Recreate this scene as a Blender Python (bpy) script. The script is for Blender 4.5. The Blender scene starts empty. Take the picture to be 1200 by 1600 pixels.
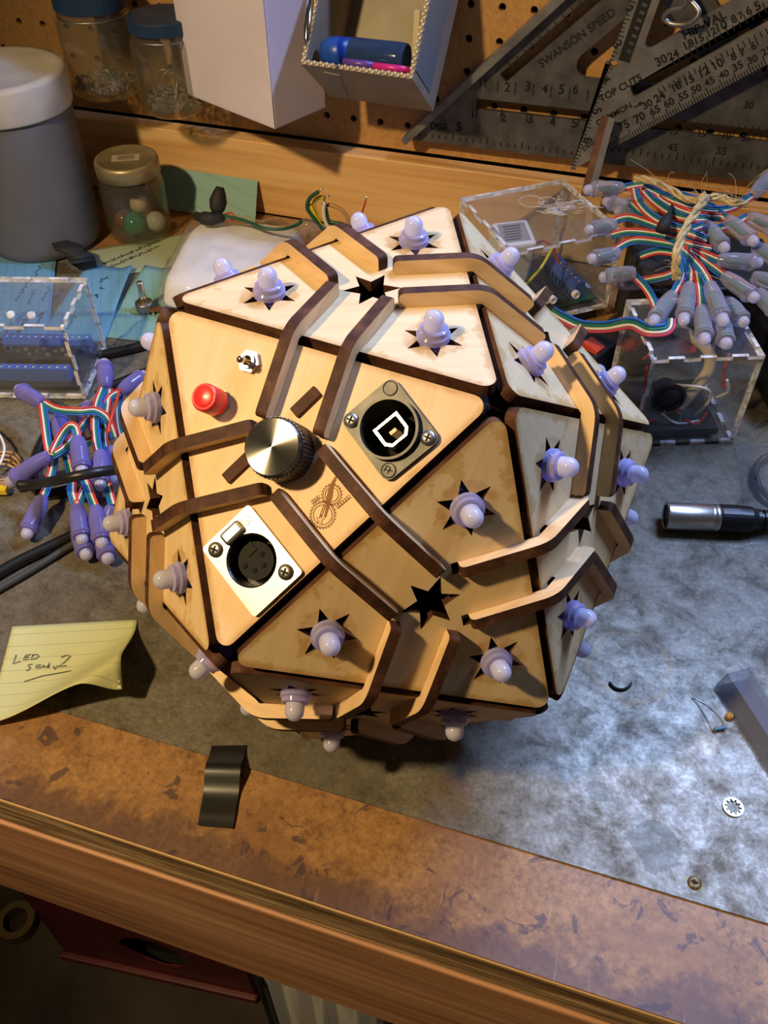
import bpy, bmesh, math, random
from math import sin, cos, pi, radians, sqrt
from mathutils import Vector, Matrix, noise
from mathutils.geometry import tessellate_polygon

random.seed(7)
SC = bpy.context.scene
COL = SC.collection

# ------------------------------------------------------------------ camera
CAM = Vector((0.1044725, -0.3090378, 0.4449253))
RC = Matrix(((0.9529494, 0.3031004, -0.0041907),      # right
             (0.2147906, -0.6849289, -0.6962308),     # down
             (-0.2138982, 0.6625726, -0.7178057)))    # forward
FPX = 1390.0
cam_d = bpy.data.cameras.new('camera'); cam = bpy.data.objects.new('camera', cam_d); COL.objects.link(cam)
cam_d.sensor_fit = 'VERTICAL'; cam_d.sensor_height = 36.0; cam_d.lens = 36.0 * FPX / 1600.0
cam_d.clip_start = 0.01; cam_d.clip_end = 50
_r, _d, _f = Vector(RC[0]), Vector(RC[1]), Vector(RC[2])
cam.matrix_world = Matrix(((_r.x, -_d.x, -_f.x, CAM.x), (_r.y, -_d.y, -_f.y, CAM.y), (_r.z, -_d.z, -_f.z, CAM.z), (0, 0, 0, 1)))
SC.camera = cam
# ------------------------------------------------------------------ world, lamps of the room, exposure
world = bpy.data.worlds.new('world'); SC.world = world; world.use_nodes = True
world.node_tree.nodes['Background'].inputs[0].default_value = (1.0, 0.82, 0.62, 1)
world.node_tree.nodes['Background'].inputs[1].default_value = 0.035
def lamp(name, kind, loc, energy, color, aim=None, **kw):
    d = bpy.data.lights.new(name, kind); o = bpy.data.objects.new(name, d); COL.objects.link(o)
    d.energy = energy; d.color = color
    for k, v in kw.items(): setattr(d, k, v)
    o.location = loc
    if aim is not None: o.rotation_euler = (Vector(aim) - Vector(loc)).to_track_quat('-Z', 'Y').to_euler()
    return o
lamp('tungsten_clamp_lamp', 'SPOT', (-0.41, -0.49, 0.88), 43.5, (1.0, 0.72, 0.36), aim=(0.05, 0.04, 0.12), shadow_soft_size=0.03, spot_size=radians(86), spot_blend=0.75)
lamp('fluorescent_tube', 'AREA', (0.38, 0.68, 1.18), 36, (0.40, 0.56, 1.0), aim=(0.0, 0.05, 0.1), shape='RECTANGLE', size=1.0, size_y=0.07)
SC.view_settings.view_transform = 'Standard'; SC.view_settings.look = 'None'
SC.view_settings.exposure = 0.0; SC.view_settings.gamma = 1.0; SC.view_settings.use_curve_mapping = False

# ------------------------------------------------------------------ pixel rays: a photo pixel to a point on a real plane
def wray(x, y):
    return (_r * ((x - 600) / FPX) + _d * ((y - 800) / FPX) + _f).normalized()
def T(x, y, z=0.0):
    d = wray(x, y); return CAM + d * ((z - CAM.z) / d.z)
def YP(x, y, Y):
    d = wray(x, y); return CAM + d * ((Y - CAM.y) / d.y)

# ------------------------------------------------------------------ object helpers
def tag(o, label=None, cat=None, group=None, kind=None):
    for k, v in (('label', label), ('category', cat), ('group', group), ('kind', kind)):
        if v: o[k] = v
    return o
def empty(name, loc=(0, 0, 0), rz=0.0, label=None, cat=None, group=None):
    o = bpy.data.objects.new(name, None); COL.objects.link(o); o.empty_display_size = 0.01
    o.location = loc; o.rotation_euler = (0, 0, rz)
    return tag(o, label, cat, group)
def link(name, me, parent=None, mw=None):
    o = bpy.data.objects.new(name, me); COL.objects.link(o)
    if parent is not None: o.parent = parent
    if mw is not None: o.matrix_local = mw
    return o
class MB:
    """collects faces with material slots, builds one mesh"""
    def __init__(s, *mats): s.v = []; s.f = []; s.m = []; s.sm = []; s.mats = list(mats)
    def add(s, vs, fs, mi=0, smooth=False):
        b = len(s.v); s.v += [Vector(v) for v in vs]
        for f in fs: s.f.append([b + i for i in f]); s.m.append(mi); s.sm.append(smooth)
        return s
    def box(s, c, size, M=None, mi=0, bev=0.0):
        x, y, z = (a / 2 for a in size); c = Vector(c)
        if bev <= 0:
            vs = [Vector((i * x, j * y, k * z)) for k in (-1, 1) for j in (-1, 1) for i in (-1, 1)]
            fs = [(0, 2, 3, 1), (4, 5, 7, 6), (0, 1, 5, 4), (2, 6, 7, 3), (0, 4, 6, 2), (1, 3, 7, 5)]
        else:
            b = bmesh.new(); bmesh.ops.create_cube(b, size=1.0)
            for v in b.verts: v.co = Vector((v.co.x * 2 * x, v.co.y * 2 * y, v.co.z * 2 * z))
            bmesh.ops.bevel(b, geom=list(b.edges), offset=bev, segments=2, affect='EDGES', profile=0.5)
            b.verts.index_update(); vs = [v.co.copy() for v in b.verts]; fs = [[v.index for v in f.verts] for f in b.faces]; b.free()
        if M is not None: vs = [M @ v for v in vs]
        return s.add([v + c for v in vs], fs, mi, False)
    def lathe(s, prof, M=None, n=24, mi=0, smooth=True, cap=True):
        """prof: (radius, height) list from bottom to top about local z"""
        M = M or Matrix.Identity(4); vs = []; fs = []
        for r, h in prof:
            for i in range(n):
                a = 2 * pi * i / n; vs.append(M @ Vector((r * cos(a), r * sin(a), h)))
        for j in range(len(prof) - 1):
            if abs(prof[j][0] - prof[j + 1][0]) + abs(prof[j][1] - prof[j + 1][1]) < 1e-9: continue
            for i in range(n):
                k = (i + 1) % n; fs.append((j * n + i, j * n + k, (j + 1) * n + k, (j + 1) * n + i))
        if cap:
            if prof[0][0] > 1e-6: fs.append(tuple(range(n - 1, -1, -1)))
            if prof[-1][0] > 1e-6: fs.append(tuple((len(prof) - 1) * n + i for i in range(n)))
        return s.add(vs, fs, mi, smooth)
    def tube(s, pts, r, n=8, mi=0, smooth=True, cap=True):
        pts = [Vector(p) for p in pts]; vs = []; fs = []
        rs = r if isinstance(r, (list, tuple)) else [r] * len(pts)
        t0 = (pts[1] - pts[0]).normalized()
        u = t0.cross(Vector((0, 0, 1)))
        if u.length < 1e-4: u = t0.cross(Vector((1, 0, 0)))
        u.normalize()
        for i, p in enumerate(pts):
            t = (pts[min(i + 1, len(pts) - 1)] - pts[max(i - 1, 0)]).normalized()
            u = (u - t * u.dot(t)).normalized(); w = t.cross(u)
            for k in range(n):
                a = 2 * pi * k / n; vs.append(p + (u * cos(a) + w * sin(a)) * rs[i])
        for j in range(len(pts) - 1):
            for i in range(n):
                k = (i + 1) % n; fs.append((j * n + i, j * n + k, (j + 1) * n + k, (j + 1) * n + i))
        if cap: fs.append(tuple(range(n - 1, -1, -1))); fs.append(tuple((len(pts) - 1) * n + i for i in range(n)))
        return s.add(vs, fs, mi, smooth)
    def extrude(s, loops, z0, z1, M=None, top=0, side=1, bottom=None):
        """loops: outer loop then holes, 2-D points; solid between z0 and z1"""
        M = M or Matrix.Identity(4)
        def area(l): return sum(l[i][0] * l[(i + 1) % len(l)][1] - l[(i + 1) % len(l)][0] * l[i][1] for i in range(len(l)))
        loops = [list(l) for l in loops]
        if area(loops[0]) < 0: loops[0].reverse()
        for i in range(1, len(loops)):
            if area(loops[i]) > 0: loops[i].reverse()
        flat = [p for l in loops for p in l]; n = len(flat)
        tri = tessellate_polygon([[Vector((p[0] * 1000, p[1] * 1000, 0)) for p in l] for l in loops])
        ft, fb = [], []
        for a, b, c in tri:
            A, B, C = flat[a], flat[b], flat[c]
            cr = (B[0] - A[0]) * (C[1] - A[1]) - (C[0] - A[0]) * (B[1] - A[1])
            if abs(cr) < 1e-16: continue
            if cr < 0: b, c = c, b
            ft.append((a + n, b + n, c + n)); fb.append((a, c, b))
        vs = [M @ Vector((p[0], p[1], z0)) for p in flat] + [M @ Vector((p[0], p[1], z1)) for p in flat]
        base = len(s.v); s.add(vs, ft, top)
        for f in fb: s.f.append([base + i for i in f]); s.m.append(top if bottom is None else bottom); s.sm.append(False)
        o = 0
        for l in loops:
            for i in range(len(l)):
                k = (i + 1) % len(l)
                s.f.append([base + o + i, base + o + k, base + o + k + n, base + o + i + n]); s.m.append(side); s.sm.append(False)
            o += len(l)
        return s
    def mesh(s, name):
        me = bpy.data.meshes.new(name); me.from_pydata([tuple(v) for v in s.v], [], s.f)
        for m in s.mats: me.materials.append(m)
        me.polygons.foreach_set('material_index', s.m); me.polygons.foreach_set('use_smooth', s.sm)
        me.update(); return me
    def build(s, name, parent=None, mw=None): return link(name, s.mesh(name), parent, mw)
    def wbuild(s, name, parent):
        """verts given in world space, parent without rotation"""
        off = Vector(parent.location)
        for v in s.v: v -= off
        return link(name, s.mesh(name), parent)
def crease(prof):
    '''repeat inner profile points so that a lathe keeps its edges crisp'''
    return [prof[0]] + [p for q in prof[1:-1] for p in (q, q)] + [prof[-1]]
def frame(o, z, x=None):
    z = Vector(z).normalized(); x = Vector(x) if x is not None else (Vector((1, 0, 0)) if abs(z.x) < .9 else Vector((0, 1, 0)))
    x = (x - z * x.dot(z)).normalized(); y = z.cross(x); o = Vector(o)
    return Matrix(((x.x, y.x, z.x, o.x), (x.y, y.y, z.y, o.y), (x.z, y.z, z.z, o.z), (0, 0, 0, 1)))
def rotz(a, loc=(0, 0, 0)): return Matrix.Translation(loc) @ Matrix.Rotation(a, 4, 'Z')
def spline(pts, n=6):
    P = [Vector(p) for p in pts]; out = []
    for i in range(len(P) - 1):
        a = P[max(i - 1, 0)]; b = P[i]; c = P[i + 1]; d = P[min(i + 2, len(P) - 1)]
        for k in range(n):
            t = k / n
            out.append(0.5 * ((2 * b) + (c - a) * t + (2 * a - 5 * b + 4 * c - d) * t * t + (3 * b - a - 3 * c + d) * t ** 3))
    out.append(P[-1]); return out
def circle(r, n, cx=0, cy=0, a0=0): return [(cx + r * cos(a0 + 2 * pi * i / n), cy + r * sin(a0 + 2 * pi * i / n)) for i in range(n)]
def rrect(w, h, r, n=4, cx=0, cy=0, ang=0):
    pts = []
    for sx, sy, a in ((1, 1, 0), (-1, 1, 90), (-1, -1, 180), (1, -1, 270)):
        for i in range(n + 1):
            t = radians(a + 90 * i / n); pts.append((sx * (w / 2 - r) + r * cos(t), sy * (h / 2 - r) + r * sin(t)))
    c, s_ = cos(ang), sin(ang)
    return [(cx + x * c - y * s_, cy + x * s_ + y * c) for x, y in pts]
def fillet(poly, r, n=5):
    out = []; P = [Vector((p[0], p[1])) for p in poly]; R = r if isinstance(r, (list, tuple)) else [r] * len(P)
    for i, p in enumerate(P):
        a, b = P[i - 1], P[(i + 1) % len(P)]
        if R[i] <= 0: out.append((p.x, p.y)); continue
        u, v = (a - p).normalized(), (b - p).normalized(); half = math.acos(max(-1, min(1, u.dot(v)))) / 2
        d = min(R[i] / math.tan(half), .49 * (a - p).length, .49 * (b - p).length); rr = d * math.tan(half)
        c = p + (u + v).normalized() * (rr / sin(half)); s0 = p + u * d - c; s1 = p + v * d - c
        a0 = math.atan2(s0.y, s0.x); da = (math.atan2(s1.y, s1.x) - a0 + pi) % (2 * pi) - pi
        for k in range(n + 1): t = a0 + da * k / n; out.append((c.x + rr * cos(t), c.y + rr * sin(t)))
    return out

# ------------------------------------------------------------------ material helpers
class NT:
    def __init__(s, name):
        s.mat = bpy.data.materials.new(name); s.mat.use_nodes = True; s.t = s.mat.node_tree; s.t.nodes.clear()
        s.out = s.t.nodes.new('ShaderNodeOutputMaterial')
    def n(s, typ, props=None, **inp):
        nd = s.t.nodes.new('ShaderNode' + typ)
        for k, v in (props or {}).items(): setattr(nd, k, v)
        for k, v in inp.items():
            key = int(k[1:]) if k[0] == 'i' and k[1:].isdigit() else k.replace('_', ' ')
            sk = nd.inputs[key]
            if isinstance(v, bpy.types.NodeSocket): s.t.links.new(v, sk)
            elif isinstance(v, bpy.types.Node): s.t.links.new(v.outputs[0], sk)
            else:
                if isinstance(v, (tuple, list)) and len(v) == 3 and sk.type == 'RGBA': v = (*v, 1)
                sk.default_value = v
        return nd
    def math(s, op, a, b=0.0, clamp=False):
        return s.n('Math', {'operation': op, 'use_clamp': clamp}, i0=a, i1=b).outputs[0]
    def mix(s, f, a, b, blend='MIX'):
        m = s.t.nodes.new('ShaderNodeMix'); m.data_type = 'RGBA'; m.blend_type = blend
        for i, v in ((0, f), (6, a), (7, b)):
            if isinstance(v, bpy.types.NodeSocket): s.t.links.new(v, m.inputs[i])
            else: m.inputs[i].default_value = (*v, 1) if isinstance(v, (tuple, list)) and len(v) == 3 else v
        return m.outputs[2]
    def ramp(s, f, stops, interp='LINEAR'):
        r = s.t.nodes.new('ShaderNodeValToRGB'); s.t.links.new(f, r.inputs[0]); cr = r.color_ramp; cr.interpolation = interp
        while len(cr.elements) < len(stops): cr.elements.new(0.5)
        for e, (p, c) in zip(cr.elements, stops): e.position = p; e.color = (*c, 1) if len(c) == 3 else c
        return r.outputs[0]
    def coords(s, scale=(1, 1, 1), rot=(0, 0, 0), rand=False):
        tc = s.t.nodes.new('ShaderNodeTexCoord'); v = tc.outputs['Object']
        if rand:
            oi = s.t.nodes.new('ShaderNodeObjectInfo')
            m = s.n('VectorMath', {'operation': 'ADD'}, i0=v, i1=s.n('CombineXYZ', X=s.math('MULTIPLY', oi.outputs['Random'], 3.0), Y=s.math('MULTIPLY', oi.outputs['Random'], 7.0), Z=oi.outputs['Random']).outputs[0]); v = m.outputs[0]
        return s.n('Mapping', None, Vector=v, Scale=scale, Rotation=rot).outputs[0]
    def noise(s, vec, scale, detail=4, rough=.55, dist=0): return s.n('TexNoise', None, Vector=vec, Scale=scale, Detail=detail, Roughness=rough, Distortion=dist).outputs[0]
    def bump(s, h, strength=.3, dist=.001): return s.n('Bump', None, Height=h, Strength=strength, Distance=dist).outputs[0]
    def done(s, shader): s.t.links.new(shader.outputs[0] if isinstance(shader, bpy.types.Node) else shader, s.out.inputs[0]); return s.mat
    def pbr(s, **k):
        return s.n('BsdfPrincipled', None, **k)
def flat(name, col, rough=.5, metal=0.0, **k):
    t = NT(name); return t.done(t.pbr(Base_Color=col, Roughness=rough, Metallic=metal, **k))
def mottled(name, c1, c2, scale, rough=.5, metal=0.0, stretch=(1, 1, 1), detail=5, lo=.35, hi=.65, bump=0.0, rand=False, **k):
    t = NT(name); f = t.noise(t.coords(stretch, rand=rand), scale, detail)
    c = t.ramp(f, [(lo, c1), (hi, c2)])
    if bump: k['Normal'] = t.bump(f, bump)
    return t.done(t.pbr(Base_Color=c, Roughness=rough, Metallic=metal, **k))
def clear(name, tint=(.96, .97, .98), haze=.03, hazecol=(.8, .8, .85), gloss=.55, rough=.03):
    t = NT(name); tr = t.n('BsdfTransparent', None, Color=tint); df = t.n('BsdfDiffuse', None, Color=hazecol)
    a = t.n('MixShader', None, i0=haze, i1=tr.outputs[0], i2=df.outputs[0])
    g = t.n('BsdfGlossy', None, Color=(1, 1, 1, 1), Roughness=rough); lw = t.n('LayerWeight', None, Blend=.5)
    f = t.math('ADD', t.math('MULTIPLY', t.math('POWER', lw.outputs['Facing'], 4.0), gloss), .035)
    return t.done(t.n('MixShader', None, i0=f, i1=a.outputs[0], i2=g.outputs[0]))

# ------------------------------------------------------------------ materials
def wood_panel(name, inr, stars, burn=1.0, ang=0.4, dark=(.60, .415, .205), light=(.725, .55, .315)):
    t = NT(name)
    g = t.noise(t.coords((1, .09, 1), (0, 0, ang), True), 210, 4, .6, .6)
    big = t.noise(t.coords((1, .35, 1), (0, 0, ang), True), 26, 2)
    col = t.ramp(t.math('ADD', t.math('MULTIPLY', g, .55), t.math('MULTIPLY', big, .45)), [(.32, dark), (.68, light)])
    p = t.n('TexCoord').outputs['Object']
    ds = []
    for a in (270, 30, 150):
        d = t.n('VectorMath', {'operation': 'DOT_PRODUCT'}, i0=p, i1=(cos(radians(a)), sin(radians(a)), 0)).outputs['Value']
        ds.append(t.math('SUBTRACT', inr, d))
    m = t.math('MINIMUM', t.math('MINIMUM', ds[0], ds[1]), ds[2])
    if stars:
        for a in (90, 210, 330):
            v = t.n('VectorMath', {'operation': 'DISTANCE'}, i0=p, i1=(stars * cos(radians(a)), stars * sin(radians(a)), 0)).outputs['Value']
            m = t.math('MINIMUM', m, t.math('MAXIMUM', t.math('SUBTRACT', v, .0095), .0015))
    nz = t.noise(t.coords((1, 1, 1), rand=True), 120, 4, .6)
    w = t.math('MULTIPLY', t.math('SUBTRACT', nz, .47, True), .034 * burn)
    patch = t.n('MapRange', {'interpolation_type': 'SMOOTHSTEP'}, Value=t.math('SUBTRACT', w, m), i1=-.0010, i2=.0014, i3=0.0, i4=.55)
    rim = t.n('MapRange', {'interpolation_type': 'SMOOTHSTEP'}, Value=m, i1=.0, i2=.0035, i3=.5, i4=0.0)
    col = t.mix(patch.outputs[0], col, (.46, .27, .055)); col = t.mix(rim.outputs[0], col, (.36, .18, .045))
    return t.done(t.pbr(Base_Color=col, Roughness=.55, Normal=t.bump(g, .12, .0004)))
SQ = 0.04399; GAP = 0.0024; RHO = 0.04274
M_panel = wood_panel('birch_panel', SQ - GAP, RHO)
M_ctrl = wood_panel('birch_control', SQ - GAP, 0, .45, 1.0, (.66, .43, .215), (.78, .555, .325))
def ply_face():
    t = NT('birch_bracket'); g = t.noise(t.coords((.12, 1, 1), rand=True), 160, 4)
    n2 = t.noise(t.coords(rand=True), 90, 2)
    c = t.mix(t.math('MULTIPLY', n2, .5), t.ramp(g, [(.35, (.60, .40, .20)), (.65, (.76, .56, .33))]), (.55, .32, .13))
    return t.done(t.pbr(Base_Color=c, Roughness=.6))
M_ply = ply_face()
def char():
    t = NT('laser_charred_edge'); g = t.noise(t.coords((1, .25, 1), rand=True), 120, 4, .6)
    c = t.ramp(g, [(.3, (.030, .012, .007)), (.55, (.075, .030, .016)), (.78, (.15, .070, .036))])
    return t.done(t.pbr(Base_Color=c, Roughness=.6, Specular_IOR_Level=.15, Normal=t.bump(g, .2, .0004)))
M_char = char()
def milky(name, col, rough=.18, tr=.45):
    t = NT(name); p = t.pbr(Base_Color=col, Roughness=rough, IOR=1.45, Coat_Weight=.4, Coat_Roughness=.05)
    tl = t.n('BsdfTranslucent', None, Color=col)
    return t.done(t.n('MixShader', None, i0=tr, i1=p.outputs[0], i2=tl.outputs[0]))
M_dome = milky('milky_led_dome', (.74, .73, .90), .13, .5)
def tinted(name, tint, body, mixf=.5, rough=.12):
    t = NT(name); p = t.pbr(Base_Color=body, Roughness=rough, IOR=1.46)
    tr = t.n('BsdfTransparent', None, Color=tint)
    lw = t.n('LayerWeight', None, Blend=.4)
    f = t.math('ADD', mixf, t.math('MULTIPLY', lw.outputs['Facing'], .35), True)
    return t.done(t.n('MixShader', None, i0=f, i1=tr.outputs[0], i2=p.outputs[0]))
M_collar = tinted('violet_led_collar', (.72, .68, .97), (.50, .47, .82), .42)
M_nodeA = tinted('violet_led_body', (.52, .47, .94), (.25, .22, .62), .50, .16)
M_nodeB = tinted('smoky_led_body', (.84, .84, .94), (.52, .52, .64), .24, .12)
M_black = flat('black_plastic', (.012, .012, .013), .38)
M_blackm = flat('black_matte', (.015, .015, .016), .7)
M_hole = flat('dark_recess', (.004, .004, .004), .9)
M_red = flat('red_plastic', (.70, .025, .022), .28)
M_chrome = flat('chrome', (.75, .74, .70), .16, 1.0)
M_nickel = mottled('satin_nickel', (.72, .70, .64), (.82, .80, .74), 60, .34, 1.0)
M_steel = mottled('dull_steel', (.30, .29, .28), (.42, .41, .40), 40, .42, 1.0)
M_zinc = mottled('grey_zinc', (.042, .040, .034), (.078, .074, .064), 120, .45, .45)
def knob_top():
    t = NT('radial_brushed_aluminium'); p = t.n('TexCoord').outputs['Object']
    s = t.n('SeparateXYZ', None, Vector=p); a = t.math('ARCTAN2', s.outputs[1], s.outputs[0])
    v = t.n('CombineXYZ', None, X=a, Y=0.0, Z=0.0)
    nz = t.n('TexNoise', None, Vector=v.outputs[0], Scale=9.0, Detail=6.0, Roughness=.75).outputs[0]
    c = t.ramp(nz, [(.3, (.30, .29, .27)), (.7, (.46, .44, .41))])
    tg = t.n('Tangent', {'direction_type': 'RADIAL', 'axis': 'Z'})
    return t.done(t.pbr(Base_Color=c, Metallic=1.0, Roughness=.11, Anisotropic=1.0, Anisotropic_Rotation=.25, Tangent=tg.outputs[0]))
M_knob = knob_top()
def galv():
    t = NT('galvanised_sheet'); co = t.coords()
    a = t.noise(co, 30, 9, .72, .4); b = t.noise(co, 120, 10, .8); c = t.noise(co, 5, 4); v = t.noise(co, 420, 4, .7)
    base = t.ramp(t.math('ADD', t.math('MULTIPLY', b, .65), t.math('MULTIPLY', v, .35)), [(.36, (.085, .074, .056)), (.46, (.18, .166, .132)), (.55, (.245, .228, .186)), (.66, (.37, .348, .29))])
    stain = t.ramp(a, [(.37, (.42, .36, .27)), (.46, (.76, .73, .67)), (.54, (.95, .94, .92)), (.68, (1.0, 1.0, 1.0))])
    col = t.mix(.85, base, stain, 'MULTIPLY'); col = t.mix(.6, col, t.ramp(c, [(.38, (.66, .60, .50)), (.6, (1, 1, 1))]), 'MULTIPLY')
    sp = t.noise(co, 34, 8, .75, 1.4); rust = t.ramp(sp, [(.62, (0, 0, 0)), (.65, (1, 1, 1))])
    col = t.mix(t.math('MULTIPLY', rust, .45), col, (.17, .105, .055))
    p = t.n('TexCoord').outputs['Object']; wob = t.n('TexNoise', None, Vector=co, Scale=38.0, Detail=5.0, Roughness=.65)
    pw = t.n('VectorMath', {'operation': 'MULTIPLY_ADD'}, i0=t.n('VectorMath', {'operation': 'SUBTRACT'}, i0=wob.outputs[1], i1=(.5, .5, .5)).outputs[0], i1=(.026, .026, 0), i2=p).outputs[0]
    def blob(cx, cy, r, w=None):
        d = t.n('VectorMath', {'operation': 'DISTANCE'}, i0=pw, i1=(cx, cy, 0)).outputs['Value']
        d = t.math('SUBTRACT', d, r)
        if w: d = t.math('SUBTRACT', t.math('ABSOLUTE', d), w)
        return t.n('MapRange', {'interpolation_type': 'SMOOTHSTEP'}, Value=d, i1=-.0012, i2=.0004, i3=1.0, i4=0.0).outputs[0]
    for (cx, cy, r, w, f, cl) in ((*T(1020, 1322)[:2], .013, None, .80, (.085, .08, .055)), (*T(935, 1240)[:2], .007, None, .75, (.08, .075, .05)), (*T(700, 1245)[:2], .014, None, .35, (.16, .09, .07)), (*T(470, 1175)[:2], .05, None, .35, (.085, .068, .038)), (*T(985, 1040)[:2], .024, .0016, .45, (.22, .145, .06)), (*T(1105, 1165)[:2], .0055, None, .22, (.42, .36, .22)), (*T(1086, 1379)[:2], .0048, None, .7, (.22, .16, .03)), (*T(60, 915)[:2], .045, None, .25, (.12, .085, .05))):
        col = t.mix(t.math('MULTIPLY', blob(cx, cy, r, w), f), col, cl)
    ro = t.n('MapRange', None, Value=t.math('ADD', t.math('MULTIPLY', a, .6), t.math('MULTIPLY', b, .4)), i1=.40, i2=.60, i3=.58, i4=.34)
    return t.done(t.pbr(Base_Color=col, Metallic=.28, Specular_IOR_Level=.4, Roughness=ro.outputs[0], Normal=t.bump(t.math('ADD', t.noise(co, 14, 4), t.math('MULTIPLY', b, .10)), .12, .004)))
M_galv = galv()
def hardboard():
    t = NT('oiled_hardboard'); co = t.coords()
    f = t.noise(co, 260, 10, .85); f2 = t.noise(co, 48, 6, .65); big = t.noise(co, 13, 5, .62, .8)
    col = t.ramp(t.math('ADD', t.math('MULTIPLY', f, .72), t.math('MULTIPLY', f2, .28)), [(.38, (.10, .045, .016)), (.47, (.255, .128, .045)), (.55, (.35, .185, .068)), (.66, (.47, .28, .12))])
    col = t.mix(t.ramp(big, [(.40, (.6, .6, .6)), (.52, (0, 0, 0))]), col, (.21, .095, .035))
    y = t.n('SeparateXYZ', None, Vector=t.n('TexCoord').outputs['Object']).outputs[1]
    edge = t.n('MapRange', {'interpolation_type': 'SMOOTHSTEP'}, Value=t.math('ADD', y, t.math('MULTIPLY', t.math('SUBTRACT', t.noise(co, 30, 8, .72), .5), .085)), i1=-.156, i2=-.137, i3=1.0, i4=0.0)
    col = t.mix(t.math('MULTIPLY', edge.outputs[0], .70), col, (.060, .026, .030))
    spots = t.ramp(t.noise(co, 46, 6, .62, 1.2), [(.605, (0, 0, 0)), (.63, (1, 1, 1))])
    col = t.mix(t.math('MULTIPLY', spots, .72), col, (.040, .022, .032))
    red = t.ramp(t.noise(co, 33, 4, .6, .5), [(.69, (0, 0, 0)), (.73, (1, 1, 1))]); col = t.mix(t.math('MULTIPLY', red, .5), col, (.34, .05, .035))
    scr = t.ramp(t.noise(t.coords((1, .08, 1), (0, 0, .5)), 420, 2), [(.68, (0, 0, 0)), (.72, (1, 1, 1))])
    col = t.mix(t.math('MULTIPLY', scr, .16), col, (.62, .42, .22))
    return t.done(t.pbr(Base_Color=col, Roughness=.50, Normal=t.bump(f, .12, .0006)))
M_hard = hardboard()
def pine(name, c1, c2, c3, ax=0, sc=1.0, rough=.55):
    t = NT(name); st = [1, 1, 1]; st[ax] = .045
    g = t.noise(t.coords(tuple(st)), 75 * sc, 6, .62, .5); w = t.noise(t.coords(tuple(st)), 17 * sc, 3, .5, 1.2)
    col = t.ramp(t.math('ADD', t.math('MULTIPLY', g, .45), t.math('MULTIPLY', w, .55)), [(.34, c1), (.5, c2), (.66, c3)])
    return t.done(t.pbr(Base_Color=col, Roughness=rough, Normal=t.bump(g, .10, .0006)))
M_pine = pine('pine_backboard', (.58, .29, .10), (.84, .54, .24), (.90, .66, .36))
M_apron = pine('aged_pine_apron', (.17, .075, .036), (.44, .22, .112), (.60, .34, .185), 0, 1.7)
M_plyedge = pine('plywood_edge', (.035, .018, .009), (.30, .185, .09), (.80, .58, .34), 0, 8.0)
def pegmat():
    t = NT('pegboard_hardboard'); co = t.coords(); f = t.noise(co, 260, 8, .75); b = t.noise(co, 9, 3)
    col = t.ramp(f, [(.3, (.42, .21, .065)), (.7, (.66, .38, .14))]); col = t.mix(.5, col, t.ramp(b, [(.3, (.6, .55, .5)), (.7, (1, 1, 1))]), 'MULTIPLY')
    return t.done(t.pbr(Base_Color=col, Roughness=.5))
M_peg = pegmat()
M_floor = mottled('dirty_concrete', (.020, .013, .009), (.060, .042, .028), 9, .8, detail=8, bump=.2)
M_acr = clear('clear_acrylic', (.95, .96, .97), .035, (.75, .78, .85))
def acr_edge():
    t = NT('laser_cut_acrylic_edge'); p = t.pbr(Base_Color=(.88, .87, .90), Roughness=.10, IOR=1.49)
    tr = t.n('BsdfTransparent', None, Color=(.85, .86, .88)); f = t.ramp(t.noise(t.coords(), 130, 3), [(.35, (.40, .40, .40)), (.60, (.95, .95, .95))])
    return t.done(t.n('MixShader', None, i0=f, i1=tr.outputs[0], i2=p.outputs[0]))
M_acre = acr_edge()
M_glass = clear('jar_glass', (.88, .88, .84), .05, (.5, .47, .42), .6)
M_film = clear('clear_plastic_film', (.92, .93, .94), .10, (.75, .75, .78), .6, .08)
M_tubep = clear('smoky_clear_plastic', (.76, .77, .80), .16, (.42, .42, .46), .5, .10)
M_wire = {k: flat('wire_' + k, c, .42) for k, c in dict(red=(.62, .045, .03), white=(.80, .76, .70), green=(.012, .20, .16), blue=(.02, .13, .55), yellow=(.80, .62, .03), tan=(.46, .27, .11), darkgreen=(.012, .085, .04), pink=(.55, .06, .13), beige=(.62, .52, .36)).items()}
M_paper = {}
def paper(name, col, line, pitch, ang=0.0, vert=False):
    t = NT(name); s = t.n('SeparateXYZ', None, Vector=t.coords(rot=(0, 0, ang)))
    y = t.math('FRACT', t.math('DIVIDE', s.outputs[1], pitch)); l = t.math('LESS_THAN', y, .0011 / pitch * .45)
    c = t.mix(t.math('MULTIPLY', l, .55), col, line)
    p = t.pbr(Base_Color=c, Roughness=.75); tl = t.n('BsdfTranslucent', None, Color=c)
    return t.done(t.n('MixShader', None, i0=.15, i1=p.outputs[0], i2=tl.outputs[0]))
M_ink = flat('ink', (.02, .025, .06), .6)
M_pencil = flat('pencil_lead', (.06, .06, .05), .6)
M_engrave = flat('laser_engraving', (.24, .10, .022), .7)
M_alu = mottled('cast_aluminium', (.075, .07, .073), (.15, .145, .15), 55, .46, .5, detail=7)
M_stamp = flat('stamped_black', (.006, .006, .006), .7)
M_alul = mottled('worn_aluminium', (.16, .155, .16), (.27, .265, .27), 55, .46, .5, detail=7)

# ================================================================== SETTING
fl = MB(M_floor).box((0, .4, -.80 - .02), (6, 6, .04)).build('floor'); tag(fl, 'dark stained concrete floor under the bench', 'floor', kind='structure')
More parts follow.
